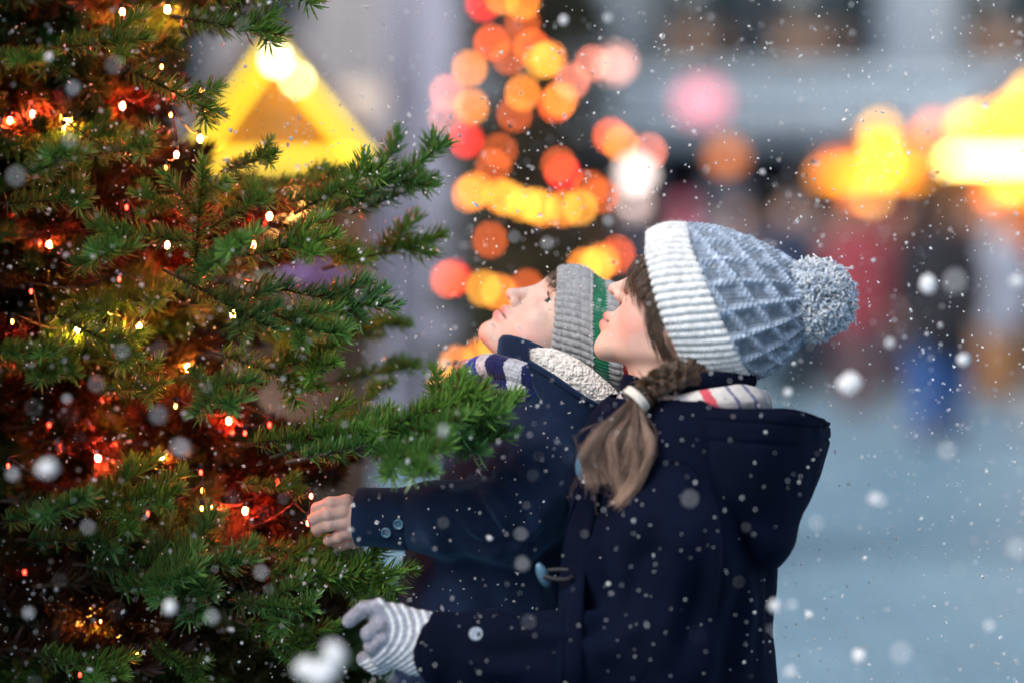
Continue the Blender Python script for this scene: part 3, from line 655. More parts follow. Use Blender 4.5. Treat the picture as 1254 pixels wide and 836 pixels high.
# toggles
def toggle(c, ax, parent):
    ax = nrm(ax); t = np.linspace(-1, 1, 14); V, F = tube([c + ax * .0165 * q for q in t], .0062 * (1 - .75 * np.abs(t) ** 2.6) + .0008, 14); tg = link('toggle', mesh('toggle', V, F), M_BUTTON, parent)
    V, F = tube(spline([c + (.001, -.006, 0), c + (.012, -.007, -.003), c + (.026, -.006, -.004), c + (.034, .0, -.002)], 24), .0028, 8); link('loop', mesh('toggle_loop', V, F), M_CORD, tg)
    V, F = tube(spline([c + (.002, .006, .004), c + (.014, .005, .006), c + (.03, .004, .006)], 16), .0026, 8); link('loop', mesh('toggle_loop2', V, F), M_CORD, tg)
toggle(G(665, 704, -84), (-.35, -.35, .85), girl)
toggle(G(712, 568, -86), (.08, -.2, .95), girl)
# cuff, tab and button of the near sleeve
V, F = cuff_ring(G(527, 791, -100), G(588, 797, -110), .0395, .0435, .003); V = V + (vnoise(V * 40, 5) * .0012)[:, None]; link('cuff', mesh('girl_cuff', V, F), M_COAT_G, girl)
disc_button(G(583, 776, -150), (-.05, -1, .45), .0078, .0035, M_PALE_BUTTON, girl)
# ---- glove: a mitten-like knitted hand, striped over the back, plain fingers bent to the branch
sg = [((463, 743, -114), (445, 745, -118), (427, 760, -108), .0088), ((464, 765, -122), (451, 775, -120), (456, 788, -98), .0086), ((468, 780, -120), (455, 791, -116), (461, 802, -96), .0086), ((473, 794, -114), (463, 805, -108), (470, 814, -92), .0078)]
v = Vol(G(405, 850, -170), G(560, 720, -40), .0011)
v.chain([G(548, 793, -100), G(512, 786, -102), G(486, 778, -104)], (.034, .0345, .031), .012, sy=.62).ell(G(478, 778, -104), (.026, .017, .031), .012)
v.cone(G(488, 758, -104), G(462, 750, -112), .016, .012, .01)
for i, (a, b, c, r) in enumerate(sg):
    q = Vol(G(405, 850, -170), G(560, 720, -40), .0011); q.chain([G(484, 762 + i * 11, -106), G(*a), G(*b), G(*c)], (.013, r * 1.1, r, r * .88), .002)
    h_ = np.maximum(.003 - np.abs(v.f - q.f), 0) / .003; v.f = np.minimum(v.f, q.f) - h_ * h_ * .003 * .25
v.chain([G(482, 800, -96), G(462, 812, -84), G(446, 806, -76)], (.0135, .0105, .009), .008)
V, F = v.mesh(); V = smooth_mesh(V, F, 1, .4); Nv = vert_normals(V, F)
a0, a1 = G(478, 772, -104), G(540, 791, -100); ax = a1 - a0; q = ((V - a0) @ ax) / (ax @ ax) + 6.0 * ((V - a0) @ np.array((0, 0, 1.0))) ** 2 / .06 * .0 ; x = (V - a0) @ nrm(ax)
bow = .9 * ((V[:, 2] - a0[2]) ** 2) / .06 + .12 * (V[:, 2] - a0[2]); s_ = (x + bow) / .0092; inb = x + bow > -.004; wgt = .5 + .5 * np.sin(2 * PI * s_)
c = np.tile((.33, .33, .40), (len(V), 1)); wh = inb & (wgt > .62); c[wh] = (.76, .80, .84); c[inb & ~wh] = (.36, .38, .47)
kn = np.sin(V[:, 0] * 2 * PI / .0032) * np.sin(V[:, 2] * 2 * PI / .0030); V = V + Nv * (.0005 * kn + .0007 * wh)[:, None]; c *= (1 + .12 * kn + .2 * fbm(V * 350, 2, 5))[:, None]
glove = link('glove', mesh('glove', V, F, cols=c), M_KNIT, girl)
rg = np.random.RandomState(4); st_ = rg.get_state(); Vz, Fz = fuzz(V, Nv, 2600, .004, .0001, rg); rg.set_state(st_); ii = rg.randint(0, len(V), 2600); link('fuzz', mesh('glove_fuzz', Vz, Fz, cols=np.repeat(c[ii], 5, 0)), M_KNIT, glove)
# ---- hat
ringsG = [((800, 286), (864, 466), 84, (-18, 3)), ((797, 284), (861, 470), 88, (-20, 4)), ((818, 275), (890, 472), 93, (-18, 5)), ((838, 275), (922, 466), 94, (-14, 6)), ((842, 281), (918, 460), 89, (-12, 6)), ((880, 286), (942, 449), 84, (-8, 6)), ((922, 300), (960, 434), 72, (-4, 5)), ((955, 318), (974, 416), 54, (-2, 4)), ((976, 334), (982, 400), 34, (0, 2)), ((990, 355), (990, 380), 10, (0, 0))]
nt1, nth1 = 620, 900
P, th, A = loft(ringsG, nt1, nth1, YG); tt = np.linspace(0, len(ringsG) - 1, nt1)[:, None] + 0 * th
Nn = grid_normals(P); Nn = Nn if Nn[200, 225] @ np.array((0, -1, 0)) > 0 else -Nn
w = th[None] / (2 * PI) + 0 * tt; mid = (P[:, nth1 // 4] + P[:, 3 * nth1 // 4]) / 2; arc = np.concatenate([[0], np.cumsum(np.linalg.norm(np.diff(mid, axis=0), axis=1))])[:, None] + 0 * th; near = np.concatenate([[0], np.cumsum(np.linalg.norm(np.diff(P[:, nth1 // 4], axis=0), axis=1))])[:, None] + 0 * th
cuffm = tt < 3.45
wob = .10 * vnoise(np.stack([np.cos(w * 2 * PI) * 3, np.sin(w * 2 * PI) * 3, arc * 30], -1), 3)
rbv = np.sin(PI * (w * 66 + wob)); rib = np.abs(rbv) ** .7; stc = .5 + .5 * np.cos(2 * PI * (near / .0046 + .5 * np.abs(np.cos(PI * (w * 66 + wob)))))
hc = .0034 * rib + .0007 * rib * stc
ub = np.clip((tt - 3.45) / (len(ringsG) - 1 - 3.45), 0, 1); L = near - near[np.argmax(~cuffm[:, 0])]
n_c = 9; pq = L / .041; a_ = w * n_c * 2 + wob * .3; p_, q_ = (a_ + pq * .16 + .3), (pq * 1.2 - a_ * .34)
dp, dq = np.abs(p_ - np.round(p_)), np.abs(q_ - np.round(q_)); rope = lambda s: .5 + .5 * np.cos(2 * PI * s)
rp = np.exp(-(dp / .16) ** 2); rq = np.exp(-(dq / .16) ** 2); both = np.maximum(rp * (.78 + .22 * rope(q_ * 5 + np.sign(p_ - np.round(p_)) * dp * 6)), rq * (.78 + .22 * rope(p_ * 5 + np.sign(q_ - np.round(q_)) * dq * 6)))
vst = np.abs(np.sin(PI * w * 120)) * (.55 + .45 * np.cos(2 * PI * (L / .0052 + .9 * np.abs(np.cos(PI * w * 120)))))
hbdy = .0085 * both + .0022 * vst * (1 - .4 * both); hbdy *= np.clip((1 - ub) * 5, .15, 1)
fad = np.clip((tt - 3.3) / .3, 0, 1); hgt = hc * (1 - fad) + hbdy * fad + .0016 * vnoise(P * 40, 2)
Q = P + Nn * hgt[..., None]
white = np.array((.74, .77, .80)); blue = np.array((.31, .385, .505)); mott = fbm(P * 180, 3, 4)
col = np.where((tt < 3.4)[..., None], white * (.90 + .10 * rib)[..., None], blue * (.62 + .52 * both + .14 * vst)[..., None]) * (1 + .14 * mott)[..., None]  # ridges paler, hollows darker: shading of the relief put into the yarn colour
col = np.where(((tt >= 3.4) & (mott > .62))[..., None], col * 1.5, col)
k0 = nt1 * nth1; j = np.arange(nth1); j1 = (j + 1) % nth1; cen = P[0].mean(0); V = np.concatenate([Q.reshape(-1, 3), P[0] * .96 + cen * .04, P[60] * .93 + cen * .07])
F = [grid_faces(nt1, nth1, True), np.concatenate([np.stack([j1, j, k0 + j, k0 + j1], 1), np.stack([k0 + j1, k0 + j, k0 + nth1 + j, k0 + nth1 + j1], 1)])]
cc = np.concatenate([col.reshape(-1, 3), np.tile(white * .8, (2 * nth1, 1))])
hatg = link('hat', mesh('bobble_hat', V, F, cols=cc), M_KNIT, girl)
rg = np.random.RandomState(6); sel = np.zeros(P.shape[:2], bool); sel[:, :nth1 // 2 + 60] = True; sel[:, -60:] = True; Ps, Ns, Cs = Q[sel], Nn[sel], col[sel]; st_ = rg.get_state(); Vz, Fz = fuzz(Ps, Ns, 16000, .0050, .00011, rg); rg.set_state(st_); ii = rg.randint(0, len(Ps), 16000)
link('fuzz', mesh('bobble_hat_fuzz', Vz, Fz, cols=np.repeat(Cs[ii], 5, 0)), M_KNIT, hatg)
# pompom: some two thousand cut ends of yarn
rg = np.random.RandomState(12); n = 5600; d = nrm(rg.normal(size=(n, 3))); C = G(997, 367, -14); Lr = .0452 * (1 + .06 * rg.normal(size=(n, 1))) * (1 + .10 * vnoise(d * 2.2, 3)[:, None]); side = nrm(np.cross(d, rg.normal(size=(n, 3))))
Pp = np.stack([C + d * Lr * t + side * .005 * (t ** 2) * rg.normal(size=(n, 1)) for t in (0.2, .5, .75, .9, 1.0)], 1); Pp[:, -1] += rg.normal(size=(n, 3)) * .0013
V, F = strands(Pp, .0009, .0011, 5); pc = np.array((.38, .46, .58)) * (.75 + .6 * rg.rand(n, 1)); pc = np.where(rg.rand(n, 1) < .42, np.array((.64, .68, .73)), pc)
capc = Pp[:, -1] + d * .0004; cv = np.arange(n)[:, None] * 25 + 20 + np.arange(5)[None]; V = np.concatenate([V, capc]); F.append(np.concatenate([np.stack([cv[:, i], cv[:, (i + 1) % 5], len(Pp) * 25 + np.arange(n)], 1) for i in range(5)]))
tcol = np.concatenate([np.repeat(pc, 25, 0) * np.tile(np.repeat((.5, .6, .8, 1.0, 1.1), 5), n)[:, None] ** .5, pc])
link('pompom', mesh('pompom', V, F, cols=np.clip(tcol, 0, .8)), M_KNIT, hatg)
# ---- hood: a heavy bag with its rim towards the neck, hanging on the back
def hood_loft(rings, n, m):
    P, th, A = loft(rings, n, m, YG); return P, th
rimT, rimB = (796, 500), (1018, 520)
ringsH = [((800, 505), (1010, 517), 120, (-4, -10), 6), ((797, 501), (1017, 515), 132, (-6, -12), 6), ((795, 506), (1021, 522), 138, (-8, -8), 6), ((804, 532), (1013, 547), 142, (-6, 4), 6), ((818, 562), (991, 592), 140, (-2, 12), 4), ((842, 594), (973, 626), 128, (0, 16), 4), ((872, 624), (970, 656), 110, (2, 16), 2), ((894, 652), (956, 684), 78, (2, 14), 2), ((915, 676), (938, 692), 26, (0, 6), 0)]
n, m = 180, 260
P, th = hood_loft(ringsH, n, m); t = np.linspace(0, 1, n)[:, None]; Nn = grid_normals(P); Nn = Nn if Nn[60, m // 4] @ np.array((0, -1, 0)) > 0 else -Nn
fold = .006 * np.sin(th[None] * 3 + t * 9 + .6) * np.sin(PI * t) + .004 * fbm(P * 13, 3, 3)
seam = -.0025 * np.exp(-((t - .34) / .008) ** 2) - .0025 * np.exp(-((t - .26) / .006) ** 2); P = P + Nn * (fold + seam)[..., None]
inner = P[0].mean(0) + (P[0] - P[0].mean(0)) * .93; deep = P[70] * .90 + P[70].mean(0) * .10 + np.array((0, 0, .012)); bot = deep * .45 + deep.mean(0) * .55 + np.array((-.012, 0, -.02))
k0 = n * m; j = np.arange(m); j1 = (j + 1) % m; V = np.concatenate([P.reshape(-1, 3), inner, deep, bot, bot.mean(0)[None], P[-1].mean(0)[None]])
F = [grid_faces(n, m, True)]
for a, b in ((0, k0), (k0, k0 + m), (k0 + m, k0 + 2 * m)): F.append(np.stack([a + j1, a + j, b + j, b + j1], 1))
F.append(np.stack([k0 + 2 * m + j1, k0 + 2 * m + j, np.full(m, k0 + 3 * m)], 1)); F.append(np.stack([(n - 1) * m + j, (n - 1) * m + j1, np.full(m, k0 + 3 * m + 1)], 1))
hood = link('hood', mesh('girl_hood', V, [np.concatenate([f for f in F if f.shape[1] == 4]), np.concatenate([f for f in F if f.shape[1] == 3])]), M_COAT_G, girl)
V, F = tube(np.concatenate([P[22], P[22][:1]]) + np.concatenate([Nn[22], Nn[22][:1]]) * .0008, .0022, 6, False); link('seam', mesh('hood_seam', V, F), M_COAT_G, hood)
# stand collar between scarf and hat
V, F = ribbon([G(806, 486, -56), G(836, 486, -70), G(880, 482, -66), G(918, 476, -40)], [G(812, 458, -58), G(838, 457, -76), G(880, 455, -72), G(922, 458, -40)], .010, 60, 12, curl=.004, noise=.0012, nsc=30)
link('collar', mesh('girl_collar', V, F), M_COAT_G, girl)
V, F = ribbon([G(770, 500, -10), G(776, 500, -44), G(800, 498, -60)], [G(763, 462, -6), G(768, 458, -36), G(780, 462, -52)], .008, 30, 10, curl=.002); link('collar', mesh('girl_collar_front', V, F), M_COAT_G, girl)
# plaid scarf
def plaid(V, s, tv):
    c = np.tile((.56, .54, .53), (len(V), 1)); u = s / .1; f = lambda x, a, w: np.abs(x - a) < w
    c[f(u % 1, .12, .03) ] = (.12, .12, .26); c[f(u % 1, .62, .055)] = (.52, .06, .09); c[f(u % 1, .88, .02)] = (.10, .10, .22); c[f(u % 1, .36, .06)] = (.42, .43, .46)
    m1 = f(tv, .3, .05); c[m1] = c[m1] * .6 + np.array((.02, .02, .06)); return c
Ns, Ms = 200, 40; path = [G(766, 500, 20), G(774, 502, -24), G(800, 505, -62), G(838, 501, -84), G(884, 494, -84), G(920, 493, -54), G(932, 497, 0), G(916, 499, 50)]
Pc = spline(path, Ns); T = nrm(np.gradient(Pc, axis=0)); U = np.tile((0, 0, 1.0), (Ns, 1)); O = nrm(np.cross(T, U)); arc = np.concatenate([[0], np.cumsum(np.linalg.norm(np.diff(Pc, axis=0), axis=1))]); tt_ = np.linspace(0, 2 * PI, Ms, endpoint=False)
rr = 1 + .10 * fbm(np.stack([arc[:, None] * 25 + 0 * tt_, np.cos(tt_) * 1.5 + 0 * arc[:, None], np.sin(tt_) * 1.5 + 0 * arc[:, None]], -1), 3, 2)
V = Pc[:, None] + rr[..., None] * (np.cos(tt_)[None, :, None] * U[:, None] * .0190 + np.sin(tt_)[None, :, None] * O[:, None] * .014); V = V.reshape(-1, 3)
link('scarf', mesh('girl_scarf', V, [grid_faces(Ns, Ms, True)], cols=plaid(V, np.repeat(arc, Ms) + .008 * np.tile(np.cos(tt_), Ns), np.tile(tt_ / 2 / PI, Ns))), mat_tint('scarf cloth', .95, 200, .2, .0004, 1800, Sheen_Weight=.2), girl)
# ---- hair
rng = np.random.RandomState(21)
def hair_obj(name, paths, c0, c1, r0, r1, parent, mname, tipcol=None):
    n, k = paths.shape[:2]; V, F = strands(paths, r0, r1); mix = rng.rand(n)[:, None, None]; c = np.array(c0) * (1 - mix) + np.array(c1) * mix; c = np.where(rng.rand(n)[:, None, None] < .16, np.array(c1) * 2.2, c); c = c * np.ones((n, k, 1))
    if tipcol is not None: t = np.linspace(0, 1, k)[None, :, None]; c = c * (1 - t ** 1.3) + (np.array(tipcol) * (.7 + .6 * rng.rand(n, 1, 1))) * t ** 1.3
    return link(name, mesh(mname, V, F, cols=np.repeat(c.reshape(-1, 3), 3, 0)), M_HAIR, parent)
def bez(P, k): P = np.asarray(P); return np.stack([spline(p, k) for p in P])
DK, MD, LT = (.030, .016, .010), (.085, .050, .032), (.36, .25, .17)
# bangs and the side lock, rooted under the cuff and swept towards the cheek
paths = []
for i in range(560):
    a = rng.rand(); j_ = rng.normal(size=3)
    if a < .55:                                   # fringe: falls forward over brow and eye
        b = rng.rand(); s = -6 - (26 + 44 * b) * rng.rand() ** .8
        p0 = np.array((808 + b * 8, 302 + b * 46, s * .9)); p1 = np.array((788 + b * 10 + j_[0] * 2, 312 + b * 44, s - 12 * b)); p2 = np.array((772 + b * 14 + j_[0] * 3, 334 + b * 30 + j_[1] * 3, s - 14 * b)); p3 = np.array((770 + b * 22 + j_[0] * 5, 354 + b * 26 + j_[1] * 6, s - 14 * b))
        ctl = [p0, p1, p2, p3]
    else:                                         # lock in front of the ear, curving back towards the braid
        b = rng.rand(); p0 = np.array((812 + b * 10, 345 + b * 50, -76)); p1 = np.array((796 + b * 14 + j_[0] * 2, 362 + b * 46, -80 - 3 * rng.rand())); p2 = np.array((793 + b * 20 + j_[0] * 3, 392 + b * 34 + j_[1] * 3, -80 - 3 * rng.rand())); p3 = np.array((803 + b * 20 + j_[0] * 4, 424 + b * 22 + j_[1] * 5, -74)); ctl = [p0, p1, p2, p3]
    paths.append([G(*q) for q in ctl])
hair = hair_obj('hair', bez(paths, 10), DK, MD, .00042, .00016, girl, 'girl_fringe', (.12, .075, .05))
# short dark hair behind the ear down to the braid
paths = []
for i in range(900):
    b = rng.rand(); j_ = rng.normal(size=3); p0 = (846 + b * 30, 440 + b * 22 + j_[1] * 4, -76 + 10 * b); p1 = (838 + b * 16 + j_[0] * 2, 456 + b * 10 + j_[1] * 2, -84); p2 = (824 + j_[0] * 3, 462 + b * 8 + j_[1] * 2, -90); p3 = (810 + j_[0] * 3, 472 + b * 6 + j_[1] * 3, -94); paths.append([G(*q) for q in (p0, p1, p2, p3)])
hair_obj('hair', bez(paths, 8), DK, MD, .0005, .0003, girl, 'girl_nape_hair')
# braid: three strands woven
spine = spline([G(836, 458, -84), G(818, 462, -94), G(800, 472, -102), G(788, 484, -106), G(782, 492, -108)], 60); T = nrm(np.gradient(spine, axis=0)); N1 = nrm(np.cross(T, (0, 1, 0))); B1 = nrm(np.cross(T, N1)); paths = []
arc = np.linspace(0, 1, 60)
for k in range(3):
    ph = arc * 2 * PI * 1.9 + k * 2 * PI / 3; cx = np.sin(ph) * .0098; cz = np.sin(2 * ph) * .0055
    for i in range(320):
        r = .0076 * math.sqrt(rng.rand()); q = rng.rand() * 2 * PI; tw = q + arc * 2.5; rr_ = r * (1 - .25 * arc)
        paths.append(spine + (cx + rr_ * np.cos(tw))[:, None] * N1 + (cz + rr_ * np.sin(tw))[:, None] * B1)
for i in range(140):                              # frizz round the plait
    j_ = rng.randint(4, 46); o = nrm(rng.normal(size=3)); b0 = spine[j_] + o * .012; e_ = nrm(rng.normal(size=3) * .6 + T[j_] * .5 + o * .4); tq = np.linspace(0, 1, 60)[:, None]; paths.append(b0 + e_ * (.014 + .014 * rng.rand()) * tq + o * .004 * np.sin(tq * 4))
braid = hair_obj('braid', np.array(paths), DK, MD, .00042, .00025, girl, 'girl_braid')
V, F = [], []
c_ = G(779, 489, -110); axb = nrm(G(770, 500, -112) - G(790, 480, -106)); u = nrm(np.cross(axb, (0, 1, 0))); w_ = np.cross(axb, u); tb = np.linspace(0, 2 * PI, 40)
parts = [tube([c_ + axb * o + .0150 * math.cos(a) * u + .0145 * math.sin(a) * w_ for a in tb], .0030, 8, False) for o in (-.0028, .0022)]
V, F = join(parts); link('hair_tie', mesh('hair_tie', V, F), M_TIE, girl)
# ponytail: locks that sweep forward and curl under, each of them a bundle of hairs
paths, pcs = [], []
NL = 30
for k in range(NL):
    e = (k + .5) / NL; e = np.clip(e + rng.normal() * .09, 0, 1); a = rng.normal(size=4); ln_ = .45 + .8 * rng.rand(); dz = -120 - 12 * rng.rand(); wv = 3 * math.sin(e * 14 + rng.normal() * 1.2) + 2.5 * rng.normal()
    p1 = np.array((754 + 32 * e + a[0] * 2, 510 + 8 * e + a[1] * 2, dz)); p2 = np.array((728 + 64 * e + a[0] * 3 + wv * .3, 532 + 4 * e + a[1] * 3, dz - 10)); p3 = np.array((713 + 80 * e + a[2] * 4 - wv * .4, 556 + 2 * e + a[1] * 4 + wv * .4, dz - 10))
    p4 = p3 + ((14 - 26 * e) * ln_ + a[3] * 4, (15 + 13 * e) * ln_ + a[0] * 3, 6); p5 = p4 + ((17 - 36 * e) * ln_ + a[1] * 3, (2 + 14 * e) * ln_ + a[2] * 3, 6); tone = .38 + 1.25 * rng.rand() ** 1.3
    if k % 9 == 4: p4 = p3 + (-6 + a[0] * 4, 16, 4); p5 = p4 + (6, 24 + a[1] * 4, 4)
    q = (1.5 * PI - 2 * PI * .5 * e) + rng.normal() * .5; s0 = c_ + .0085 * math.sqrt(rng.rand()) * (math.cos(q) * u + math.sin(q) * w_); nh = 95
    for h in range(nh):
        o = rng.normal(size=3); o = o / np.linalg.norm(o) * rng.rand() ** .5; fr_ = rng.normal(size=3)
        paths.append([s0 - axb * .012 + o * .001, s0 * .8 + c_ * .2 - axb * .002 + o * .0016] + [G(*p) + o * w3 + fr_ * f3 for p, w3, f3 in ((p1, .0044, .0006), (p2, .0056, .0011), (p3, .0054, .0018), (p4, .0044, .0028), (p5, .0026, .0042))]); pcs.append(tone * (.8 + .4 * rng.rand()))
for i in range(70):                              # flyaways
    e = rng.rand(); a = rng.normal(size=6) * 9; P_ = [(760 + 32 * e, 508, -122), (728 + 64 * e + a[0], 532 + a[1] * .5, -128), (712 + 84 * e + a[2], 558 + a[3], -128), (716 + 80 * e + a[4] * 1.6, 582 + a[5] * 1.5, -124)]
    paths.append([c_ - axb * .012, c_ - axb * .002] + [G(*p) for p in P_] + [G(P_[3][0] + a[1], P_[3][1] + 8 + a[2], -120)]); pcs.append(.9)
pp = bez(np.array(paths), 20); V, F = strands(pp, .00034, .00014); n, k = pp.shape[:2]; t = np.linspace(0, 1, k)[None, :, None]
c = (np.array((.085, .048, .036)) * (1 - t ** 1.2) + np.array((.46, .300, .225)) * t ** 1.2) * np.array(pcs)[:, None, None]; link('ponytail', mesh('girl_ponytail', V, F, cols=np.repeat(np.clip(c.reshape(-1, 3), 0, .8), 3, 0)), M_HAIR, girl)
tr = at(820, 1100, YG); legs(tr[0], tr[0] + .01, YG + .006, 0, .42, girl)
# ------------------------------------------------------------------ the fir the children hug
def mat_needle(name):
    m, nt, b = newmat(name); a = N_(nt, 'ShaderNodeAttribute', attribute_name='tint'); nt.links.new(a.outputs['Color'], b.inputs['Base Color'])
    setp(b, Roughness=.36, Specular_IOR_Level=.5)
    t = nt.nodes.new('ShaderNodeBsdfTranslucent'); nt.links.new(a.outputs['Color'], t.inputs['Color']); mx = nt.nodes.new('ShaderNodeMixShader'); mx.inputs[0].default_value = .32
    out = nt.nodes['Material Output']; nt.links.new(b.outputs[0], mx.inputs[1]); nt.links.new(t.outputs[0], mx.inputs[2]); nt.links.new(mx.outputs[0], out.inputs['Surface']); return m
M_NEEDLE = mat_needle('fir needles')
M_BARK = mat_noise('bark', (.035, .022, .015), (.09, .06, .04), 60, .9, .004, 90)
def needles(P, per_m, L, rng, width=.0027, tipfrac=.12, bare=0.):
    """needles along one twig (k x 3 points): -> V, F, per-vertex shade 0..1"""
    P = np.asarray(P, float); seg = np.linalg.norm(np.diff(P, axis=0), axis=1); arc = np.concatenate([[0], np.cumsum(seg)]); T = nrm(np.gradient(P, axis=0)); n = max(6, int(per_m * arc[-1] * (1 - bare)))
    s = (bare + (1 - bare) * (np.arange(n) + rng.rand(n)) / n) * arc[-1]; pos = np.stack([np.interp(s, arc, P[:, i]) for i in range(3)], 1); t = nrm(np.stack([np.interp(s, arc, T[:, i]) for i in range(3)], 1))
    up = np.array((0, 0, 1.0)); u = nrm(np.cross(t, np.cross(up, t)) + 1e-6); w = np.cross(t, u); ph = np.where(rng.rand(n) < .78, rng.normal(0, 1.15, n), rng.rand(n) * 2 * PI)      # combed to the sides and the top
    rad = np.cos(ph)[:, None] * u + np.sin(ph)[:, None] * w; q = s / arc[-1]; ang = R(1) * (64 - 30 * q ** 3 + rng.normal(0, 9, n)); d = nrm(np.cos(ang)[:, None] * t + np.sin(ang)[:, None] * rad)
    l = L * (.75 + .4 * rng.rand(n)) * np.clip(.75 + 2.0 * q, 0, 1) * (1 - .25 * np.clip((q - .9) / .1, 0, 1)); side = nrm(np.cross(d, rad) + rng.normal(0, .25, (n, 3))) * (width / 2)
    b = pos; m = b + d * (l * .55)[:, None]; d2 = nrm(d + .22 * u + .15 * t); e = m + d2 * (l * .45)[:, None]
    V = np.stack([b - side * .6, b + side * .6, m + side, m - side, e - side * .35, e + side * .35], 1).reshape(-1, 3); k = np.arange(n)[:, None] * 6
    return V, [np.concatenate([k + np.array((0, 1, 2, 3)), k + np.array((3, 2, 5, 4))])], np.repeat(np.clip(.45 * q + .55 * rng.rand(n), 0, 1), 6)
def spray(L, rng, order=1, per_m=2700, nl=.0225, flat=1.0, gap=.046):
    """a fir branch along +X, flat side up (+Z): stems and needles -> V, F, kind (0 wood, 1 needle), shade"""
    nW, nN = [], []
    def twig(o, d, l, lvl):
        k = max(5, int(l / .02)); t = np.linspace(0, 1, k); sag = -.05 * l * t ** 2 + .07 * l * t ** 4; wob = rng.normal(0, .02 * l, 2)
        P = o + d * (l * t)[:, None] + np.array((0, 0, 1.0)) * sag[:, None] + np.stack([0 * t, wob[0] * np.sin(t * 3), wob[1] * np.sin(t * 2.4)], 1); r = (.0030 if lvl == 0 else .0017) * (1 - .65 * t) * (l / .25) ** .3
        nW.append(tube(P, r, 5, False)); nN.append(needles(P, per_m, nl, rng, bare=.02 if lvl else .08))
        if lvl <= order and l > .05:
            s = gap * (.8 + .4 * rng.rand()) + (.02 if lvl else .05); sd = 1
            while s < l * .93:
                rem = l - s; ln = min(rem * (.62 + .22 * rng.rand()) + .016, .20) * (.8 + .3 * rng.rand()); i = int(s / l * (k - 1)); tt = nrm(P[min(i + 1, k - 1)] - P[max(i - 1, 0)]); a = R(1) * (44 + rng.normal(0, 6)) * sd
                lat = nrm(np.cross((0, 0, 1.0), tt)); dd = nrm(math.cos(a) * tt + math.sin(a) * lat + np.array((0, 0, rng.normal(.02, .10))))
                if ln > .02: twig(P[i], dd, ln, lvl + 1)
                sd = -sd; s += gap * (.45 + .35 * rng.rand()) * (1.0 if lvl == 0 else .8)
    twig(np.zeros(3), np.array((1.0, 0, 0)), L, 0)
    V0, F0 = join(nW); V1, F1 = join([(a, b) for a, b, c in nN]); sh = np.concatenate([c for a, b, c in nN])
    V, F = join([(V0, F0), (V1, F1)]); return V, F, np.concatenate([np.zeros(len(V0)), np.ones(len(V1))]), np.concatenate([rng.rand(len(V0)), sh])
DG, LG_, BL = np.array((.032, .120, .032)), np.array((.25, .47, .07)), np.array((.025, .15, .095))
def tint_of(kind, sh, hue, rng, old_shade=0.):
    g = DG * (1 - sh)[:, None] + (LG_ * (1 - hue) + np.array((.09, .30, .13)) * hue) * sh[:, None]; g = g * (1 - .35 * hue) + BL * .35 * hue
    g = g * (1 - old_shade) + np.array((.075, .028, .013)) * (.4 + sh)[:, None] * old_shade  # aged brown needles, darkened and reddened further: crown shade and red glow in the colour
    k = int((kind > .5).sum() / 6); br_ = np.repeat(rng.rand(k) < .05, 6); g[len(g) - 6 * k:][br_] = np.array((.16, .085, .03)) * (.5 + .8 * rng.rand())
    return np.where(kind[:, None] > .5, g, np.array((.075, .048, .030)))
def orient(b, t, up):
    x = nrm(t - b); z = nrm(up - x * (up @ x)); y = np.cross(z, x); return np.stack([x, y, z])
rng = np.random.RandomState(77); VAR = []
for i, (L, o) in enumerate([(.15, 1), (.17, 1), (.14, 1), (.19, 1), (.22, 1), (.24, 1), (.26, 1), (.30, 1)]):
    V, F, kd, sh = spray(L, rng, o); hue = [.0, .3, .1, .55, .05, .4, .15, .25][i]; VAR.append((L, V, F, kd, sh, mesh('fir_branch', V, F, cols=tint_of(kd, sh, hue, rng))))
TX, TY = at(-260, 418, .36)[0], .36                # the trunk
tree = empty('fir_tree', (TX, TY, 0), label='large green fir strung with red and amber lights that both children hug', cat='tree')
zt = np.linspace(0, 4.3, 40); TRR = .085; V, F = tube(np.stack([TX + .012 * np.sin(zt * 3), TY + .01 * np.cos(zt * 2), zt], 1), TRR * (1 - .88 * zt / 4.3) + .004, 14); link('trunk', mesh('fir_trunk', V, F), M_BARK, tree)
n_branch = 0
def put_branch(b, t, up, var=None, hue=None):
    """one branch from b to t"""
    global n_branch
    b, t = np.asarray(b, float), np.asarray(t, float); l = np.linalg.norm(t - b)
    if var is None: var = int(np.argmin([abs(v[0] - l) + .03 * rng.rand() for v in VAR]))
    v = VAR[var]; s = l / v[0]; A = orient(b, t, np.asarray(up, float)) * s
    o = link('branch', v[5], M_NEEDLE, tree); M = Matrix([[A[0][i], A[1][i], A[2][i], b[i] - tree.location[i]] for i in range(3)] + [[0, 0, 0, 1]]); o.matrix_basis = M; n_branch += 1
UPN = (0, -.25, 1.0)
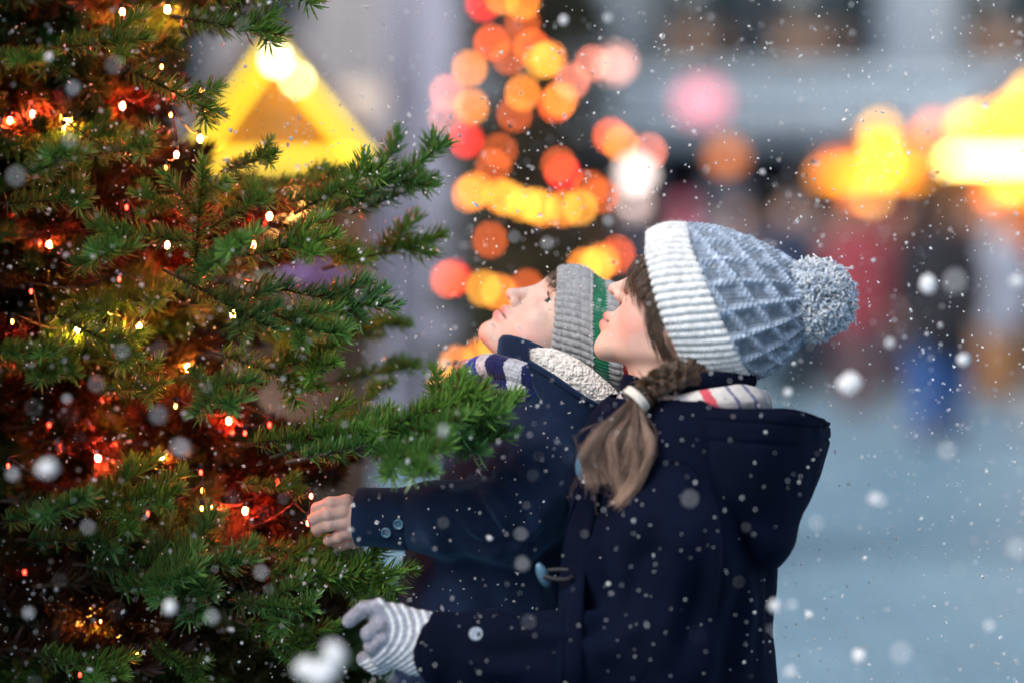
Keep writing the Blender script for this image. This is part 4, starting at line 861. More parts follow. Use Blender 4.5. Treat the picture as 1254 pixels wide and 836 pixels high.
# the branches one can tell apart: (x, y, Y) of foot and tip, and which way the flat side looks
hero = [((395, 268, .10), (546, 176, .10), (0, -.8, .6)), ((430, 262, .14), (534, 222, .12), (0, -.6, .8)), ((360, 262, .06), (470, 205, .02), (0, -.7, .7)), ((395, 330, .16), (541, 292, .17), (0, -.6, .8)), ((330, 300, .10), (455, 318, .12), UPN),
        ((240, 330, -.02), (250, 196, -.08), (0, -1, .1)), ((250, 300, .0), (112, 282, -.04), (0, -.5, .9)), ((246, 285, -.03), (332, 238, -.06), (0, -.8, .5)), ((244, 262, -.02), (160, 236, -.05), (0, -.8, .5)), ((270, 320, .0), (412, 292, -.05), (0, -.6, .8)), ((300, 345, .02), (484, 376, -.02), (0, -.5, .9)), ((300, 370, .0), (420, 412, -.08), (0, -.6, .7)), ((200, 330, .0), (340, 405, -.09), (0, -.7, .6)), ((240, 340, -.02), (300, 300, -.14), (0, -.6, .8)),
        ((390, 400, .28), (498, 400, .30), UPN), ((400, 470, .30), (510, 450, .30), UPN), ((380, 440, .26), (470, 395, .28), (0, -.7, .7)), ((410, 520, .24), (480, 470, .26), UPN), ((330, 440, .05), (412, 448, -.06), (0, -.7, .6)), ((230, 450, .02), (285, 500, -.12), (0, -.8, .5)), ((260, 430, .02), (395, 478, -.02), (0, -.8, .4)),
        ((350, 566, -.085), (636, 486, -.125), (0, -.20, .98)), ((430, 550, -.10), (628, 532, -.135), (0, -.25, .97)), ((470, 552, -.10), (566, 460, -.10), (0, -.7, .6)), ((420, 548, -.08), (606, 506, -.14), (0, -.3, .95)), ((330, 560, -.02), (480, 505, -.05), UPN), ((380, 536, -.04), (478, 530, -.12), (0, -.4, .9)), ((290, 590, .04), (372, 600, .03), (0, -.7, .6)),
        ((40, 620, .05), (222, 600, -.04), (0, -.6, .8)), ((0, 640, .0), (105, 610, -.10), UPN), ((90, 690, .04), (312, 690, -.05), (0, -.7, .7)), ((140, 720, .0), (240, 700, -.12), (0, -.7, .7)), ((20, 660, .06), (180, 655, .0), UPN), ((280, 735, .02), (382, 745, -.08), (0, -.8, .5)), ((350, 708, .0), (506, 700, -.01), (0, -.7, .7)), ((340, 702, .02), (470, 724, .01), (0, -.8, .5)), ((320, 700, .02), (440, 690, .02), (0, -.7, .6)), ((290, 760, .02), (412, 812, .0), (0, -.9, .3)), ((290, 665, .06), (400, 684, .04), (0, -.7, .6)), ((455, 530, -.11), (596, 478, -.14), (0, -.6, .8)), ((300, 545, .0), (440, 530, -.06), (0, -.7, .6)), ((330, 780, .0), (390, 836, -.06), (0, -.9, .3)), ((40, 800, .0), (150, 830, -.08), UPN), ((180, 780, .05), (250, 836, .0), (0, -.9, .3)),
        ((240, -10, .02), (392, -6, .0), (0, -.8, .5)), ((210, 20, .04), (345, 46, .0), (0, -.7, .7)), ((150, 80, .05), (268, 142, .02), (0, -.8, .5)), ((60, 60, .04), (182, 50, -.02), (0, -.7, .6)), ((-20, 70, .0), (48, 76, -.08), UPN), ((110, 190, .06), (188, 182, -.02), (0, -.8, .6)), ((40, 220, .02), (82, 192, -.10), UPN), ((0, 250, .0), (110, 245, -.05), (0, -.7, .7)), ((-10, 430, .02), (68, 436, -.06), UPN), ((60, 380, .05), (170, 440, .0), (0, -.7, .6)), ((90, 330, .05), (140, 310, -.08), UPN),
        ((330, 250, .12), (440, 240, .10), UPN), ((270, 210, .10), (340, 190, .04), (0, -.8, .5)), ((300, 240, .16), (420, 215, .18), UPN), ((120, 480, .04), (205, 470, -.02), (0, -.8, .4))]
for b, t, up in hero: put_branch(at(*b), at(*t), up)
# the rest of the crown: nearest ones are branches of their own, the inner mass is one mesh
def crown_r(z): return 1.02 * np.clip((4.3 - z) / 3.4, 0.03, 1.0)
i = 0
while n_branch < len(hero) + 14:
    i += 1; px, py, Y = -20 + 440 * rng.rand(), -20 + 880 * rng.rand(), .03 + .26 * rng.rand(); l = .20 + .12 * rng.rand(); t = at(px, py, Y)
    if px > 330 and not (215 < py < 430): continue
    if px > 225 and py < 225: continue
    if px < 150 and rng.rand() < .6: continue
    if px > 300 and py > 560: continue
    ph = math.atan2(t[1] - TY, t[0] - TX) + rng.normal(0, .35); b = t - np.array((math.cos(ph), math.sin(ph), -.1 + .25 * rng.rand())) * l; put_branch(b, t, (0, -.45, 1))
parts, tn = [], []
def more(t, l, old_shade):
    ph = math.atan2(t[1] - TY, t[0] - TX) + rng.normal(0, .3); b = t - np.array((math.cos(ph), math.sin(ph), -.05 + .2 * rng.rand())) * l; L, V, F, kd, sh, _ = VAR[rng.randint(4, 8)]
    A = orient(b, t, np.array((rng.normal() * .3, rng.normal() * .3 - .3, 1))) * (l / L); parts.append((V @ A + b, F)); tn.append(tint_of(kd, sh, rng.rand() * .6, rng, old_shade=old_shade))
for i in range(300):                            # inside the crown, behind what one can tell apart
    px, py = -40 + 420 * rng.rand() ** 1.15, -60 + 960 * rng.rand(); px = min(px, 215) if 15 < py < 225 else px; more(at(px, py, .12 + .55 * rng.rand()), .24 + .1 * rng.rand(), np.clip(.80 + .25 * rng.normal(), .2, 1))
for i in range(95):                             # low boughs behind the hands
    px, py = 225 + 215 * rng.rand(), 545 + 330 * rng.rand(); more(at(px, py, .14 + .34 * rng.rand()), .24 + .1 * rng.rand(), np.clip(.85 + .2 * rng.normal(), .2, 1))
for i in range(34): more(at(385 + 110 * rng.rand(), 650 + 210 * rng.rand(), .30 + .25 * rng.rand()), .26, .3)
for i in range(150): more(np.array((-1.35 + .50 * rng.rand(), -.75 + .85 * rng.rand(), 1.66 + .75 * rng.rand())), .34 + .12 * rng.rand(), .1)  # unseen overhead boughs, added so the left side falls into shade
for i in range(150): more(np.array((-1.5 + .68 * rng.rand(), -.95 + .9 * rng.rand(), .7 + 1.1 * rng.rand())), .34 + .12 * rng.rand(), .1)  # unseen boughs added at the left front to block light from the tree
for i in range(240):                            # unseen boughs added above the picture and left of it to shade the tree
    z = .3 + 3.3 * rng.rand(); ph = rng.rand() * 2 * PI; r1 = crown_r(z) * (.45 + .55 * rng.rand()); t = np.array((TX + math.cos(ph) * r1, TY + math.sin(ph) * r1, z)); q = t - np.array((0, CAM_Y, CAM_Z)); sx = q[0] / q[1] / PXA
    if sx > -700 and z < 1.62: continue
    if t[0] > -.25 and z < 1.9: continue
    if t[0] > -.66 and t[1] < .15: continue
    more(t, .34 + .12 * rng.rand(), np.clip(.2 * rng.normal(), 0, .5))
V, F = join(parts); link('inner_and_shading_branches', mesh('inner_and_shading_branches', V, F, cols=np.concatenate(tn)), M_NEEDLE, tree, kind='stuff')
# fairy lights in the branches
lights = empty('fairy_lights', (TX, TY, .6), label='string of small red and amber bulbs wound through the large fir', cat='fairy lights')
M_AMB = mat_emit('amber bulb', (1.0, .26, .04), 13); M_RED = mat_emit('red bulb', (1.0, .03, .015), 9); M_WARM = mat_emit('warm bulb', (1.0, .34, .05), 800)
bl = [(78, 158, .01, 'a'), (80, 150, .10, 'w'), (198, 82, .04, 'a'), (209, 141, .04, 'a'), (212, 117, .06, 'r'), (216, 190, .10, 'w'), (203, 206, .04, 'a'), (155, 254, .08, 'r'), (146, 342, .03, 'r'), (38, 357, .02, 'r'), (15, 394, .01, 'a'), (95, 403, .12, 'w'), (12, 148, .10, 'w'), (40, 140, .14, 'w'), (215, 497, .04, 'a'), (246, 578, .02, 'r'), (248, 600, .05, 'a'), (247, 622, -.02, 'a'), (258, 622, .06, 'w'), (181, 628, -.01, 'r'), (85, 611, -.02, 'r'), (10, 570, .02, 'r'), (168, 801, -.02, 'a'), (98, 826, .0, 'r'), (240, 660, .14, 'w'), (280, 515, .14, 'w'), (300, 530, .06, 'r'), (330, 520, .14, 'r'), (150, 15, .14, 'w'), (205, 12, .16, 'w'), (245, 110, .10, 'a'), (245, 170, .14, 'w'), (150, 130, .18, 'w'), (60, 300, .16, 'w'), (45, 215, .12, 'r'), (130, 480, .16, 'w'), (60, 520, .16, 'r'), (120, 560, .18, 'w'), (310, 300, .14, 'w'), (285, 385, .12, 'w'), (330, 265, .16, 'w'), (381, 607, -.008, 'q'), (377, 640, .0, 'q'), (30, 700, .14, 'r'), (120, 760, .16, 'w'), (340, 590, .12, 'r'), (200, 560, .14, 'w'), (300, 625, .12, 'w'), (40, 440, .16, 'w'), (170, 400, .14, 'w'), (205, 300, .14, 'w'), (230, 450, .16, 'w')]
pb = []
M_FT = mat_emit('clear red bulb', (1.0, .05, .02), 75); M_RSTR = mat_emit('bright red bulb', (1.0, .06, .02), 900)
for ib, (x, y, Y, c) in enumerate(bl):
    p = at(x, y, Y); pb.append(p); V, F = ball(p, (.0026, .0026, .0042) if c == 'w' else (.0021, .0021, .0034), 10, 8); q = link('bulb', mesh('bulb', V, F), {'a': M_AMB, 'r': M_RED, 'q': M_FT, 'w': M_RSTR if ib % 5 in (0, 2, 3) else M_WARM}[c], lights)
    V, F = tube([p + (0, 0, .004), p + (0, 0, .011)], .0026, 8); link('socket', mesh('socket', V, F), M_CORD, q)
od = sorted(range(len(pb)), key=lambda i: (round(pb[i][2] / .09), pb[i][0] * (1 if round(pb[i][2] / .09) % 2 else -1))); ctl = []
for a, b in zip(od[:-1], od[1:]):                # from bulb to bulb, sagging back into the branches
    p, q = pb[a] + (0, .003, .011), pb[b] + (0, .003, .011); L = np.linalg.norm(q - p); t = np.linspace(0, 1, 12)[:-1, None]; ctl.append(p * (1 - t) + q * t + np.array((0, .30 * L, -.12 * L)) * np.sin(t * PI))
V, F = tube(np.concatenate(ctl), .0011, 5); link('wire', mesh('light_wire', V, F), M_CORD, lights)
# ------------------------------------------------------------------ square, buildings, stalls, far tree, people
def mpx(Y): return (Y - CAM_Y) * PXA / _cp          # metres per pixel of the photograph at depth Y
m_, nt_, b_ = newmat('wet paving'); geo = N_(nt_, 'ShaderNodeNewGeometry')
br = nt_.nodes.new('ShaderNodeTexBrick'); br.inputs['Scale'].default_value = 1.0; br.inputs['Brick Width'].default_value = .42; br.inputs['Row Height'].default_value = .21; br.inputs['Mortar Size'].default_value = .006
br.inputs['Color1'].default_value = (.125, .230, .305, 1); br.inputs['Color2'].default_value = (.175, .292, .375, 1); br.inputs['Mortar'].default_value = (.07, .08, .09, 1); nt_.links.new(geo.outputs['Position'], br.inputs['Vector'])
nf = noise_fac(nt_, .7, 5, .6, vec=geo.outputs['Position']); nt_.links.new(mixcol(nt_, 1.0, br.outputs['Color'], ramp(nt_, nf, [(.3, (.72, .76, .8)), (.7, (1.1, 1.1, 1.1))]), 'MULTIPLY'), b_.inputs['Base Color'])
nt_.links.new(ramp(nt_, noise_fac(nt_, 1.6, 4, .6, vec=geo.outputs['Position']), [(.3, (.50,) * 3), (.7, (.75,) * 3)]), b_.inputs['Roughness']); setp(b_, Specular_IOR_Level=.3); bump(nt_, b_, br.outputs['Fac'], -.004)
V = np.array([(-70, -12, 0), (70, -12, 0), (70, 120, 0), (-70, 120, 0)], float); link('ground', mesh('ground', V, np.array([[0, 1, 2, 3]])), m_, kind='structure')
rngb = np.random.RandomState(9)
V = []; F = []
M_PLASTER = mat_noise('pale blue plaster', (.68, .79, .88), (.76, .85, .92), 1.2, .85, .003, 40)
M_STONE = mat_noise('grey stone', (.10, .10, .13), (.15, .15, .19), 2.5, .8, .004, 30)
M_MAUVE = mat_noise('mauve stone', (.44, .43, .54), (.54, .52, .62), 2.0, .8, .004, 30)
M_DARKF = mat_noise('dark frame', (.02, .022, .03), (.04, .042, .05), 8, .5)
M_GLASS = mat_noise('dark window glass', (.03, .055, .065), (.05, .08, .09), .6, .15)
M_ROOM = mat_emit('lit room', (1.0, .60, .42), .05)
M_ROOM2 = mat_emit('warm shop light', (1.0, .42, .16), .10)
M_WOOD = mat_noise('stall boards', (.10, .050, .030), (.18, .09, .05), 5, .7, .003, 60)
M_ROOFB = mat_noise('stall roof', (.05, .03, .025), (.10, .06, .05), 6, .8, .004, 40)
def px_box(x0, x1, y0, y1, Y, dY, bev=.01):
    a, b = at(x0, y1, Y), at(x1, y0, Y); return box(((a[0] + b[0]) / 2, Y + dY / 2, (a[2] + b[2]) / 2), (abs(b[0] - a[0]), dY, abs(b[2] - a[2])), None, bev)
# the long pale facade across the square
YF = 30.0
house = empty('town_house', (at(1000, 316, YF)[0], YF, 0), label='long pale blue plastered house across the square with dark ground floor', cat='building')
def zz(py, Y): return at(627, py, Y)[2]
wz0, wz1 = zz(76, YF), zz(-70, YF); zb0, zb1 = zz(176, YF), zz(92, YF)
X0, X1 = at(560, 0, YF)[0], at(1254, 0, YF)[0] + 6.0
P = [box(((X0 + X1) / 2, YF + 4, (zb0 + 9.5) / 2 + .2), (X1 - X0, 6.0, 9.5 - zb0), None, .02)]
V, F = join(P); link('wall', mesh('house_wall', V, F), M_PLASTER, house)
V, F = join([box(((X0 + X1) / 2, YF + .82, (zb0 + zb1) / 2), (X1 - X0 + .2, .40, zb1 - zb0), None, .03), box(((X0 + X1) / 2, YF + .72, zb1 - .06), (X1 - X0 + .3, .5, .14), None, .02)]); link('cornice', mesh('house_cornice', V, F), M_PLASTER, house)
for x0, x1 in ((816, 930), (946, 1086), (1196, 1330), (1400, 1520)):
    a, b = at(x0, 0, YF)[0], at(x1, 0, YF)[0]; w_, h_ = b - a, wz1 - wz0; cx, cz = (a + b) / 2, (wz0 + wz1) / 2; y = YF + .93
    P = [box((cx, y, wz0 + .05), (w_, .14, .10), None, .01), box((cx, y, wz1 - .05), (w_, .14, .10), None, .01)] + [box((cx + s * (w_ / 2 - .05), y, cz), (.10, .14, h_ - .2), None, .01) for s in (-1, 1)] + [box((cx, y, cz), (.07, .12, h_ - .2), None, .01), box((cx, y + .005, wz0 + h_ * .62), (w_ - .2, .10, .06), None, .01)]
    V, F = join(P); wn_ = link('window', mesh('house_window', V, F), M_DARKF, house)
    V, F = box((cx, y + .04, cz), (w_ - .1, .02, h_ - .1)); link('pane', mesh('house_pane', V, F), M_GLASS, wn_)
    V, F = box((cx - w_ * .08, y + .022, wz0 + h_ * .22), (w_ * .62, .006, h_ * .26)); link('lit_curtain', mesh('lit_curtain', V, F), M_ROOM, wn_)
    V, F = box((cx, YF + .80, wz0 - .05), (w_ + .2, .34, .08), None, .015); link('sill', mesh('house_sill', V, F), M_PLASTER, wn_)
xs = np.linspace(X0, X1, 12)
P = [box((x, YF + 1.2, zb0 / 2), (.5, .8, zb0), None, .02) for x in xs]; V, F = join(P); link('pier', mesh('shop_piers', V, F), M_STONE, house)
for i in range(11):
    cx, w_ = (xs[i] + xs[i + 1]) / 2, xs[i + 1] - xs[i] - .5
    V, F = join([box((cx, YF + 1.3, .25), (w_, .12, .5), None, .01), box((cx, YF + 1.3, zb0 - .3), (w_, .12, .6), None, .01)] + [box((cx + q * w_ / 2 * .96, YF + 1.3, zb0 / 2), (.09, .1, zb0 - 1.1), None, .01) for q in (-1, 0, 1)]); sh = link('shopfront', mesh('shopfront', V, F), M_DARKF, house)
    V, F = box((cx, YF + 1.36, zb0 / 2), (w_, .02, zb0 - .9)); link('pane', mesh('shop_pane', V, F), M_GLASS, sh)
    for k in range(2):
        V, F = box((cx + w_ * (-.25 + .5 * k), YF + 1.33, .55 + .55 * rngb.rand() + .5), (w_ * (.2 + .2 * rngb.rand()), .02, .4 + .5 * rngb.rand())); link('lit_display', mesh('lit_display', V, F), M_ROOM2 if (i + k) % 3 else M_ROOM, sh)
# house on the left, behind the stall, and the pillar in front of it
YL = 20.0; lh = empty('stone_house', (at(330, 316, YL)[0], YL, 0), label='warm grey stone house on the left behind the triangular stall lights', cat='building')
a, b = at(-260, 0, YL)[0], at(560, 0, YL)[0]; V, F = box(((a + b) / 2, YL + 3, 4.5), (b - a, 6, 9), None, .03); link('wall', mesh('stone_wall', V, F), mat_noise('warm grey stone', (.40, .365, .36), (.49, .45, .45), 1.5, .85, .004, 30), lh)
for x0, x1, y0, y1 in ((160, 250, -60, 110), (300, 372, -60, 30), (590, 592, 0, 1)):
    if x1 - x0 < 5: continue
    p, q = at(x0, y1, YL), at(x1, y0, YL); V, F = join([box(((p[0] + q[0]) / 2, YL - .03, (p[2] + q[2]) / 2), (q[0] - p[0], .12, q[2] - p[2]), None, .02)]); wv = link('window', mesh('stone_window', V, F), M_DARKF, lh); V, F = box(((p[0] + q[0]) / 2, YL - .10, (p[2] + q[2]) / 2), (q[0] - p[0] - .2, .03, q[2] - p[2] - .2)); link('pane', mesh('stone_pane', V, F), M_GLASS, wv)
V, F = px_box(385, 486, 232, 410, YL, -.12); link('shutter', mesh('blue_door', V, F), mat_noise('navy door', (.02, .03, .10), (.03, .045, .14), 3, .6), lh)
YP = 11.0; a, b = at(470, 0, YP)[0], at(556, 0, YP)[0]; cx = (a + b) / 2; pil = empty('stone_pillar', (cx, YP, 0), label='tall mauve grey stone pillar left of the red and orange lit tree', cat='pillar')
w_ = b - a; V, F = join([box((cx, YP + w_ / 2, 2.9), (w_, w_, 5.2), None, .03)]); link('shaft', mesh('pillar_shaft', V, F), M_MAUVE, pil); V, F = box((cx, YP + w_ / 2, .16), (w_ + .14, w_ + .14, .32), None, .03); link('plinth', mesh('pillar_plinth', V, F), M_STONE, pil); V, F = box((cx, YP + w_ / 2, 5.62), (w_ + .16, w_ + .16, .25), None, .04); link('capital', mesh('pillar_capital', V, F), M_STONE, pil)
# ---- market stalls
M_STRIP = mat_emit('yellow tube light', (1.0, .70, .03), 2.3); M_STRIPW = mat_emit('warm white tube light', (1.0, .66, .16), 13); M_STRIPO = mat_emit('amber tube light', (1.0, .34, .02), 3.6); M_LAMP = mat_emit('stall lamp', (1.0, .45, .10), 5)
def stall(name, label, ax, ay, bx0, bx1, by, Y, strip, base, depth=1.4, lamp=40, counter=1.0, rad=.022, interior=(.34, .15, .04)):
    """a wooden stall whose lit gable has its apex at (ax, ay) and its foot from bx0 to bx1 at by"""
    A, L, Rr = at(ax, ay, Y), at(bx0, by, Y), at(bx1, by, Y); cx = (L[0] + Rr[0]) / 2; w = Rr[0] - L[0]; ze = L[2]; za = A[2]
    t = empty(name, (cx, Y, 0), label=label, cat='stall', group=None)
    for s in (-1, 1):
        V, F = box((cx + s * (w / 2 - .05), Y + .05, ze / 2), (.09, .09, ze), None, .008); link('post', mesh('stall_post', V, F), M_WOOD, t)
        V, F = box((cx + s * (w / 2 - .03), Y + depth / 2 + .08, ze / 2), (.04, depth - .1, ze - .02)); link('side_wall', mesh('stall_side', V, F), M_WOOD, t)
    V, F = box((cx, Y + depth, ze / 2), (w, .04, ze)); link('back_wall', mesh('stall_back', V, F), M_WOOD, t)
    V, F = join([box((cx, Y - .05, counter), (w + .1, .5, .05), None, .008), box((cx, Y + .02, counter / 2 - .02), (w - .12, .05, counter - .06))]); link('counter', mesh('stall_counter', V, F), M_WOOD, t)
    g = np.array([(cx - w / 2, ze), (cx + w / 2, ze), (A[0], za - .02)]); V, F = prism(g, Y + .02, Y + .06); link('gable_panel', mesh('stall_gable', V, F), mat_noise('gable boards', (.55, .22, .04), (.70, .32, .07), 6, .7, .003, 60), t)
    for s, E in ((-1, (cx - w / 2 - .12, ze - .08)), (1, (cx + w / 2 + .12, ze - .08))):
        p, q = np.array((E[0], 0, E[1])), np.array((A[0], 0, za + .03)); d_ = nrm(q - p); n_ = np.array((-d_[2], 0, d_[0])) * (1 if s < 0 else -1); Lh = np.linalg.norm(q - p); V, F = box((p + q) / 2 + n_ * .03 + (0, Y + depth / 2 - .05, 0), (Lh, depth + .3, .05), np.stack([d_, (0, 1, 0), n_]), .006); link('roof', mesh('stall_roof', V, F), M_ROOFB, t)
    for p, q, mm in ((L, A, strip), (A, Rr, strip), (L + (-.03, 0, 0), Rr + (.03, 0, 0), base)):
        if mm is None: continue
        V, F = tube([np.array(p) + (0, -.035, 0), np.array(q) + (0, -.035, 0)], rad, 10); link('light_tube', mesh('light_tube', V, F), mm, t)
    V, F = ball((cx, Y + depth * .45, ze - .22), (.07, .07, .06), 14, 8); lb_ = link('lamp_shade', mesh('stall_lamp', V, F), M_LAMP, t); V, F = tube([(cx, Y + depth * .45, ze - .16), (cx, Y + depth * .45, ze + .02)], .008, 6); link('lamp_cord', mesh('stall_cord', V, F), M_DARKF, lb_)
    for k in range(int(w / .16)):
        x = cx - w / 2 + .14 + .16 * k; h_ = .08 + .14 * rngb.rand(); V, F = tube([(x, Y, counter + .027), (x, Y, counter + .03 + h_ * .7), (x, Y, counter + .03 + h_)], [.045, .05, .012], 10); link('jar', mesh('stall_jar', V, F), mat_noise('ware %d' % k, tuple(.05 + .5 * rngb.rand(3)), tuple(.05 + .5 * rngb.rand(3)), 9, .4), t)
    return t
stall('market_stall', 'wooden market stall with a glowing yellow triangle of lights behind the large fir', 335, 60, 236, 448, 197, 7.5, M_STRIP, M_STRIP, depth=.8, rad=.0150)
stall('market_stall', 'market stall hung with amber bulbs, left of the brightest stall', 1082, 150, 1004, 1152, 214, 24.0, None, M_STRIPO, rad=.050)
stall('market_stall', 'brightest market stall with a white-hot light bar at the right edge', 1262, 104, 1162, 1370, 196, 20.0, None, M_STRIPW, rad=.045)
for px_, py_, Y_, e_ in ((1262, 240, 20.7, 50), (1080, 262, 24.7, 8), (340, 236, 7.9, .8)):
    ld = bpy.data.lights.new('stall_lamp_light', 'POINT'); ld.energy = e_; ld.color = (1.0, .45, .12); ld.shadow_soft_size = .07; lo = bpy.data.objects.new('stall_lamp_light', ld); lo.location = tuple(at(px_, py_, Y_)); COL.objects.link(lo)
V, F = ball(at(338, 74, 7.4), (.020, .020, .020), 14, 8); apex = [o for o in COL.objects if o.name == 'market_stall'][0]; link('gable_bulb', mesh('gable_bulb', V, F), mat_emit('white gable bulb', (1.0, .9, .62), 14), apex)
V, F = ball(at(364, 98, 7.4), (.017, .017, .017), 14, 8); link('gable_bulb', mesh('gable_bulb', V, F), mat_emit('yellow gable bulb', (1.0, .85, .35), 15), apex)
MG = {'y': mat_emit('yellow garland bulb', (1.0, .46, .04), 5.5), 'o': mat_emit('orange garland bulb', (1.0, .26, .02), 4.8), 'd': mat_emit('dim garland bulb', (1.0, .20, .03), 3.5)}
for own, Yg, r_, lst in (('market_stall.001', 23.9, .085, ((1076, 158, 'y'), (1078, 182, 'y'), (1080, 206, 'y'), (1058, 212, 'o'), (1034, 214, 'o'), (1016, 204, 'd'), (1104, 208, 'o'), (1120, 192, 'd'), (1134, 174, 'd'), (1144, 158, 'd'), (1050, 240, 'd'))),
                         ('market_stall.002', 19.9, .080, ((1184, 152, 'y'), (1206, 148, 'y'), (1228, 140, 'o'), (1248, 132, 'y'), (1262, 112, 'y'), (1240, 158, 'y'), (1232, 222, 'y'), (1216, 236, 'd'), (1258, 230, 'o'), (1300, 140, 'y')))):
    st_o = bpy.data.objects[own]; pts_ = []
    for x, y, c in lst:
        p = at(x, y, Yg); pts_.append(p); V, F = ball(p, (r_, r_, r_), 12, 8); link('garland_bulb', mesh('garland_bulb', V, F), MG[c], st_o)
    V, F = tube(np.array(pts_), .006, 5); link('garland_wire', mesh('garland_wire', V, F), M_DARKF, st_o)
# ---- lanterns that hang over the square
M_PINK = mat_emit('pink lantern', (1.0, .34, .42), .85); M_ORL = mat_emit('orange lantern', (1.0, .26, .03), 1.0); M_WHT = mat_emit('white lantern', (1.0, .80, .74), 3); M_BEIGE = mat_emit('cream lantern', (1.0, .78, .64), .35)
def lantern(px, py, Y, r, mm, label, sx=1.0):
    c = at(px, py, Y); t = empty('lantern', tuple(c), label=label, cat='lantern'); V, F = ball(c, (r * sx, r * sx, r * .9), 20, 12); link('globe', mesh('lantern_globe', V, F), mm, t)
    V, F = tube([c + (0, 0, r * .85), c + (0, 0, r * .85 + .05)], r * .4, 10); link('cap', mesh('lantern_cap', V, F), M_DARKF, t); V, F = tube([c + (0, 0, r * .85 + .04), c + (0, 0, 5.6 - c[2])], .006, 5); link('hanging_wire', mesh('lantern_wire', V, F), M_DARKF, t)
lantern(860, 125, 19.0, .19, M_PINK, 'large pale pink lantern hanging before the blue facade', 1.15); lantern(890, 191, 18.0, .11, M_ORL, 'dull orange lantern hanging below the pink one')
lantern(779, 213, 10.0, .060, M_WHT, 'white lantern beside the lit tree, the upper one of the pair'); lantern(774, 250, 10.2, .055, mat_emit('blush lantern', (1.0, .72, .66), 1.8), 'blush white lantern under the white one beside the lit tree'); lantern(442, 126, 16.0, .16, M_BEIGE, 'cream lantern left of the mauve stone pillar', 1.4); lantern(752, 78, 9.0, .05, mat_emit('rose lantern', (1.0, .45, .35), 4.0), 'pale rose lantern near the top of the lit tree')
# ---- the lit tree behind
YT = 6.0; tcx = at(655, 0, YT)[0]; bt = empty('lit_tree', (tcx, YT, 0), label='slender dark christmas tree in the background covered in red and orange lights', cat='tree')
zt = np.linspace(0, 3.9, 20); V, F = tube(np.stack([tcx + 0 * zt, YT + 0 * zt, zt], 1), .06 * (1 - .9 * zt / 3.9), 10); link('trunk', mesh('lit_trunk', V, F), M_BARK, bt)
def bt_r(z): return .44 * (1 - (z / 4.0)) + .06
rngt = np.random.RandomState(31); P, S = [], []
for i in range(900):
    z = .25 + 3.6 * rngt.rand() ** 1.1; ph = rngt.rand() * 2 * PI; r = bt_r(z) * (.75 + .4 * rngt.rand()); n = 34; q = rngt.rand(n) ** .7; d_ = np.array((math.cos(ph), math.sin(ph), -.12 + .3 * rngt.rand())); b0 = np.array((tcx, YT, z)); o = b0 + d_ * (q * r)[:, None]
    e = nrm(d_ * .8 + rngt.normal(size=(n, 3)) * .6) * .055; s = nrm(np.cross(e, rngt.normal(size=(n, 3)))) * .006; P.append(np.stack([o - s, o + s, o + e + s * .4, o + e - s * .4], 1).reshape(-1, 3)); S.append(np.repeat(rngt.rand(n), 4))
V = np.concatenate(P); S = np.concatenate(S); c = np.array((.020, .035, .016)) * (1 - S[:, None]) + np.array((.060, .070, .030)) * S[:, None]; link('crown', mesh('lit_crown', V, np.arange(len(V)).reshape(-1, 4), cols=c), M_NEEDLE, bt)
bl2 = [(592, 5, 'r'), (640, 3, 'o'), (615, -4, 'o'), (640, 30, 'd'), (602, 52, 'h'), (575, 84, 'o'), (577, 131, 'o'), (640, 114, 'o'), (630, 140, 'd'), (651, 58, 'h'), (664, 75, 'y'), (672, 72, 'o'), (548, 113, 'p'), (546, 142, 'p'), (686, 122, 'o'), (680, 128, 'h'), (571, 172, 'r'), (612, 184, 'd'), (690, 213, 'r'), (684, 202, 'd'), (575, 238, 'o'), (582, 233, 'o'), (613, 240, 'o'), (622, 243, 'y'), (641, 250, 'y'), (656, 252, 'y'), (666, 256, 'o'), (690, 256, 'o'), (710, 254, 'y'), (722, 231, 'd'), (737, 240, 'd'), (748, 167, 'h'), (760, 176, 'o'), (795, 186, 'p'), (557, 340, 'r'), (549, 342, 'h'), (592, 353, 'y'), (611, 358, 'o'), (645, 352, 'd'), (600, 294, 'd'), (716, 326, 'o'), (729, 325, 'y'), (737, 320, 'o'), (756, 312, 'h'), (560, 445, 'o'), (590, 436, 'o'), (546, 470, 'y'), (606, 430, 'o'), (624, 70, 'd'), (700, 100, 'p'), (726, 78, 'p'), (604, 205, 'd'), (575, 470, 'y'), (640, 470, 'o'), (690, 440, 'o'), (620, -40, 'o'), (660, -50, 'y'), (600, -70, 'r'), (650, 540, 'o'), (600, 520, 'r'), (700, 520, 'y')]
fl2 = empty('fairy_lights', (tcx, YT, .5), label='red and orange lights strung over the slender dark background tree', cat='fairy lights')
MB2 = {'r': mat_emit('red light', (1.0, .03, .02), 11), 'h': mat_emit('vermilion light', (1.0, .12, .02), 11), 'o': mat_emit('orange light', (1.0, .27, .03), 11), 'y': mat_emit('golden light', (1.0, .40, .04), 9), 'd': mat_emit('dim orange light', (1.0, .16, .03), 6), 'p': mat_emit('pinkish light', (1.0, .26, .16), 9)}
pb = []
for x, y, c in bl2:
    p = at(x, y, YT); dx = p[0] - tcx; r = bt_r(p[2]) * 1.02; p = at(x, y, YT - (math.sqrt(r * r - dx * dx) if r > abs(dx) else .0)); pb.append(p); V, F = ball(p, (.0135, .0135, .0160), 12, 8); q = link('bulb', mesh('far_bulb', V, F), MB2[c], fl2)
od = sorted(range(len(pb)), key=lambda i: -pb[i][2]); V, F = tube(spline([pb[i] + (0, .004, .016) for i in od], 500), .003, 5); link('wire', mesh('far_wire', V, F), M_CORD, fl2)
